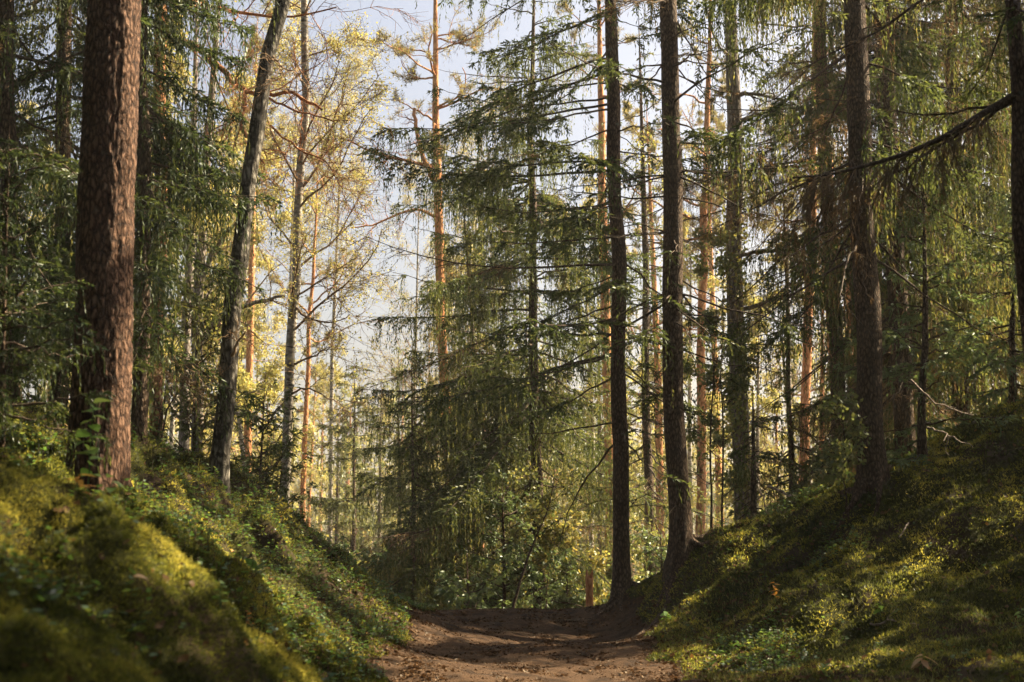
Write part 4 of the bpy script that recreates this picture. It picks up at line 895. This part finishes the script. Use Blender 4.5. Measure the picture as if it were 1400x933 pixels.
leafy_plant('lily_plant', 'broad-leaved green plant low on the left bank', 'plant', 350, 790, 9.6, .10, 5, .12, .075, 'herb', 605, group='broad-leaved plants', droop=-.6)
leafy_plant('lily_plant', 'broad-leaved green plant with upright leaves nearer the path', 'plant', 388, 792, 9.9, .09, 4, .12, .07, 'herb', 606, group='broad-leaved plants', droop=-.6)
leafy_plant('lily_plant', 'tall-leaved dark plant higher up the left bank', 'plant', 318, 725, 11, .12, 4, .14, .05, 'herb', 607, group='broad-leaved plants', droop=-.8)
leafy_plant('flower', 'yellow flower head at the foot of the left bank', 'flower', 338, 905, 7.4, .10, 8, .03, .016, 'leaf_orange', 608, droop=-.1)
leafy_plant('umbel_plant', 'pale green umbel on a thin stem on the left mound', 'plant', 300, 862, 6.6, .14, 7, .045, .03, 'leaf_green', 609, spread=1.2, droop=.0)
leafy_plant('dry_plant', 'bunch of dry tan leaves standing in the grass on the right', 'plant', 1262, 912, 10.3, .10, 7, .12, .055, 'leaf_tan', 610, droop=.5, stem='dead')
leafy_plant('seedling', 'yellow-green seedling at the lower edge of the right bank', 'seedling', 910, 822, 15.2, .14, 8, .08, .05, 'leaf_green', 611, group='seedlings on the right bank')
leafy_plant('seedling', 'leafy seedling at the right edge on the dark bank', 'seedling', 1385, 645, 11.9, .16, 9, .07, .04, 'leaf_green', 612, group='seedlings on the right bank')
leafy_plant('seedling', 'pale leafy seedling below the lit moss patch', 'seedling', 1060, 838, 13.9, .2, 10, .06, .04, 'leaf_orange', 613, group='seedlings on the right bank')
leafy_plant('seedling', 'green seedling standing in the lit moss patch', 'seedling', 1203, 822, 12.6, .12, 5, .08, .05, 'leaf_green', 614, group='seedlings on the right bank')
leafy_plant('seedling', 'grass-green seedling low in the foreground right of the path', 'seedling', 1128, 925, 10.4, .08, 9, .07, .02, 'leaf_green', 615, group='seedlings on the right bank', droop=-.8)
def lone_leaf(label, px, py, Y, L, W, lm, seed, lift=.06):
    rng = np.random.default_rng(seed); q = P(px, py, Y); loc = np.array([q[0], Y, tz(q[0], Y)+lift])
    m = MB(); a = rng.uniform(0, 6.28); leaf_shape(m, np.zeros(3), np.array([np.cos(a), np.sin(a)*.3, .25]), np.array([0, -.3, 1.]), L, W, 0, rng.random(), .5, 7)
    tag(m.build('fallen_leaf', M[lm], None, loc), label, 'leaf', 'large fallen leaves')
lone_leaf('bright orange curled leaf caught on the left bank', 345, 830, 8.2, .16, .05, 'leaf_orange', 621)
lone_leaf('yellow narrow leaf on top of the left bank', 212, 712, 8.8, .14, .035, 'leaf_orange', 622)
lone_leaf('pale tan leaf on the near left mound', 182, 790, 6.2, .06, .045, 'leaf_tan', 623)
lone_leaf('brown-orange leaf at the left edge of the near mound', 38, 778, 6.0, .07, .05, 'leaf_tan', 624)
lone_leaf('rust leaf hanging low on the near left mound', 80, 782, 5.9, .07, .04, 'leaf_orange', 625)
def stick(label, pts, r, seed, twigs=0, name='fallen_stick'):
    rng = np.random.default_rng(seed); w = np.array([P(*a) for a in pts])
    w[:, 2] = np.maximum(w[:, 2], terrain(w[:, 0], w[:, 1])+r*.7)
    loc = w[0].copy(); q = w-loc; s = np.linspace(0, len(q)-1, 12); q = np.stack([np.interp(s, np.arange(len(q)), q[:, k]) for k in range(3)], -1); q[1:-1] += rng.normal(size=(10, 3))*r*.7
    m = MB(); m.tubes(q[None], np.linspace(r, r*.4, 12)[None], 7, 0, .5, rng)
    if twigs:
        s1, d1, rr, tt = spawn(q[None], nrm(np.gradient(q, axis=0))[None], np.full((1, 12), r), twigs, .3, .7, rng); p1, dd1, r1 = grow(s1, d1, rng.uniform(.1, .3, twigs), r*.4, r*.15, 5, .15, 0, rng); m.tubes(p1, r1, 5, 0, .5, rng)
    tag(m.build(name, M['stick'], None, loc), label, 'stick', 'fallen sticks')
stick('pale dry stick leaning over the right bank ridge, upper of two', [(1245, 520, 14.2), (1275, 550, 14.1), (1330, 568, 13.9)], .013, 631, 2)
stick('reddish dry stick on the right ridge, lower of two', [(1268, 585, 14.0), (1290, 592, 13.9), (1312, 604, 13.8)], .012, 632, 3)
stick('grey stick lying at the toe of the right bank', [(1190, 853, 12.6), (1225, 862, 12.4), (1258, 872, 12.2)], .011, 633, 1)
stick('short curved pale twig on the lit right slope', [(1242, 715, 13.2), (1236, 725, 13.1), (1230, 735, 13.0)], .008, 634)
stick('pale dead branch lying behind the thick ridge spruce, arched over the gap', [(1050, 665, 17.5), (1085, 680, 17.3), (1110, 688, 17.2), (1135, 700, 17.0)], .02, 635, 4)
stick('thin pale stick standing slanted at the foot of the mossy dark spruce', [(1040, 668, 16.6), (1048, 700, 16.5), (1055, 730, 16.3)], .011, 636)
def root(label, pts, r, seed):
    rng = np.random.default_rng(seed); w = np.array(pts, float); s_ = np.linspace(0, len(w)-1, 22)
    x = np.interp(s_, np.arange(len(w)), w[:, 0])+rng.normal(size=22)*.02; y = np.interp(s_, np.arange(len(w)), w[:, 1])+rng.normal(size=22)*.02
    z = terrain(x, y)+.012+.012*np.sin(s_*5+seed); loc = np.array([x[0], y[0], z[0]])
    m = MB(); m.tubes((np.stack([x, y, z], -1)-loc)[None], np.linspace(r, r*.35, 22)[None], 7, 0, .5, rng)
    tag(m.build('tree_root', M['spruce_bark'], None, loc), label, 'root', 'roots running into the path')
root('bare root reaching from the slender crest spruce onto the path', [(1.3, 17.5), (.9, 17.1), (.45, 16.8), (.0, 16.75)], .035, 641)
root('bare root running down from the straight bank-edge spruce to the path', [(1.9, 16.4), (1.6, 15.8), (1.2, 15.2), (.7, 14.95)], .035, 642)
# broken stump beyond the crest
q = P(806, 826, 21.0); loc = np.array([q[0], 21.0, tz(q[0], 21.0)])
t = thing('broken_stump', 'short orange broken stump between the crest and the slender spruce', 'stump', loc)
H_ = P(806, 786, 21.0)[2]-loc[2]; rng = np.random.default_rng(9)
m = MB(); z = np.linspace(-.1, H_, 8); a = np.linspace(0, 6.283, 12, endpoint=False); A, Z = np.meshgrid(a, z)
Zt = Z + np.where(Z > H_-.01, .09*np.sin(A*2+.5)+.03*np.sin(A*5), 0); rr_ = .055*(1+.5*np.exp(-np.clip(Z, 0, None)/.1))*(1+.08*np.sin(A*3))
i = np.arange(96).reshape(8, 12); j = np.roll(i, -1, 1)
m.add(np.concatenate([np.stack([rr_*np.cos(A), rr_*np.sin(A), Zt], -1).reshape(-1, 3), [[0, 0, H_-.05]]]), np.stack([i[:-1], j[:-1], j[1:], i[1:]], -1).reshape(-1, 4), 0, .5, True)
m.f.append((np.stack([i[-1], j[-1], np.full(12, 96)], -1), 0, np.full(12, .5, np.float32), False))
m.build('trunk', M['rotten'], t)

# ------------------------------------------------------------------ light
SUN_EL, SUN_AZ = 41, 67     # azimuth clockwise from straight ahead
w = bpy.data.worlds.new('World'); scene.world = w; w.use_nodes = True
nt = w.node_tree; bg = nt.nodes['Background']
sky = nt.nodes.new('ShaderNodeTexSky'); sky.sky_type = 'NISHITA'; sky.sun_disc = False
sky.sun_elevation = R(SUN_EL); sky.sun_rotation = R(SUN_AZ); sky.air_density = 1.0; sky.dust_density = 8.0; sky.ozone_density = 1.0
hs = nt.nodes.new('ShaderNodeHueSaturation'); hs.inputs['Saturation'].default_value = .9
nt.links.new(sky.outputs[0], hs.inputs['Color']); nt.links.new(hs.outputs[0], bg.inputs[0]); bg.inputs[1].default_value = .05
ld = bpy.data.lights.new('sun', 'SUN'); ld.energy = 5; ld.angle = R(.5); ld.color = (1, .83, .57)
so = link('sun', ld); so.location = (20, 10, 30)
so.rotation_euler = (R(90-SUN_EL), 0, R(180-SUN_AZ))

cd = bpy.data.cameras.new('camera'); cam = link('camera', cd)
cam.location = (0, 0, CAM_Z); cam.rotation_euler = (R(90)+PITCH, 0, 0)
cd.sensor_width = 36; cd.lens = 36*F/1400; cd.clip_start = .1; cd.clip_end = 3000
cd.dof.use_dof = True; cd.dof.focus_distance = 19; cd.dof.aperture_fstop = 2.6
scene.camera = cam
vs = scene.view_settings; vs.view_transform = 'Standard'; vs.look = 'None'; vs.exposure = 2.25; vs.gamma = 1; vs.use_curve_mapping = False
scene.cycles.max_bounces = 6; scene.cycles.diffuse_bounces = 3; scene.cycles.transmission_bounces = 4; scene.cycles.transparent_max_bounces = 4
scene.cycles.caustics_reflective = False; scene.cycles.caustics_refractive = False

# the thin autumn haze between the trees
hz = MB(); X0, X1, Y0, Y1, Z0, Z1 = -340, 340, -200, 420, -9, 30
hv = np.array([[a, b, c] for a in (X0, X1) for b in (Y0, Y1) for c in (Z0, Z1)], float)
hz.add(hv, np.array([[0, 1, 3, 2], [4, 6, 7, 5], [0, 4, 5, 1], [2, 3, 7, 6], [0, 2, 6, 4], [1, 5, 7, 3]]))
hm, hnt, HN, HL = nodes('haze')
pv = HN.new('ShaderNodeVolumePrincipled'); pv.inputs['Color'].default_value = (.95, .93, .88, 1); pv.inputs['Density'].default_value = .0010; pv.inputs['Anisotropy'].default_value = .3
ho = HN.new('ShaderNodeOutputMaterial'); HL.new(pv.outputs[0], ho.inputs['Volume'])
setting(hz.build('haze', hm), 'stuff', 'thin pale haze hanging between the far trees', 'haze')
scene.cycles.volume_bounces = 0
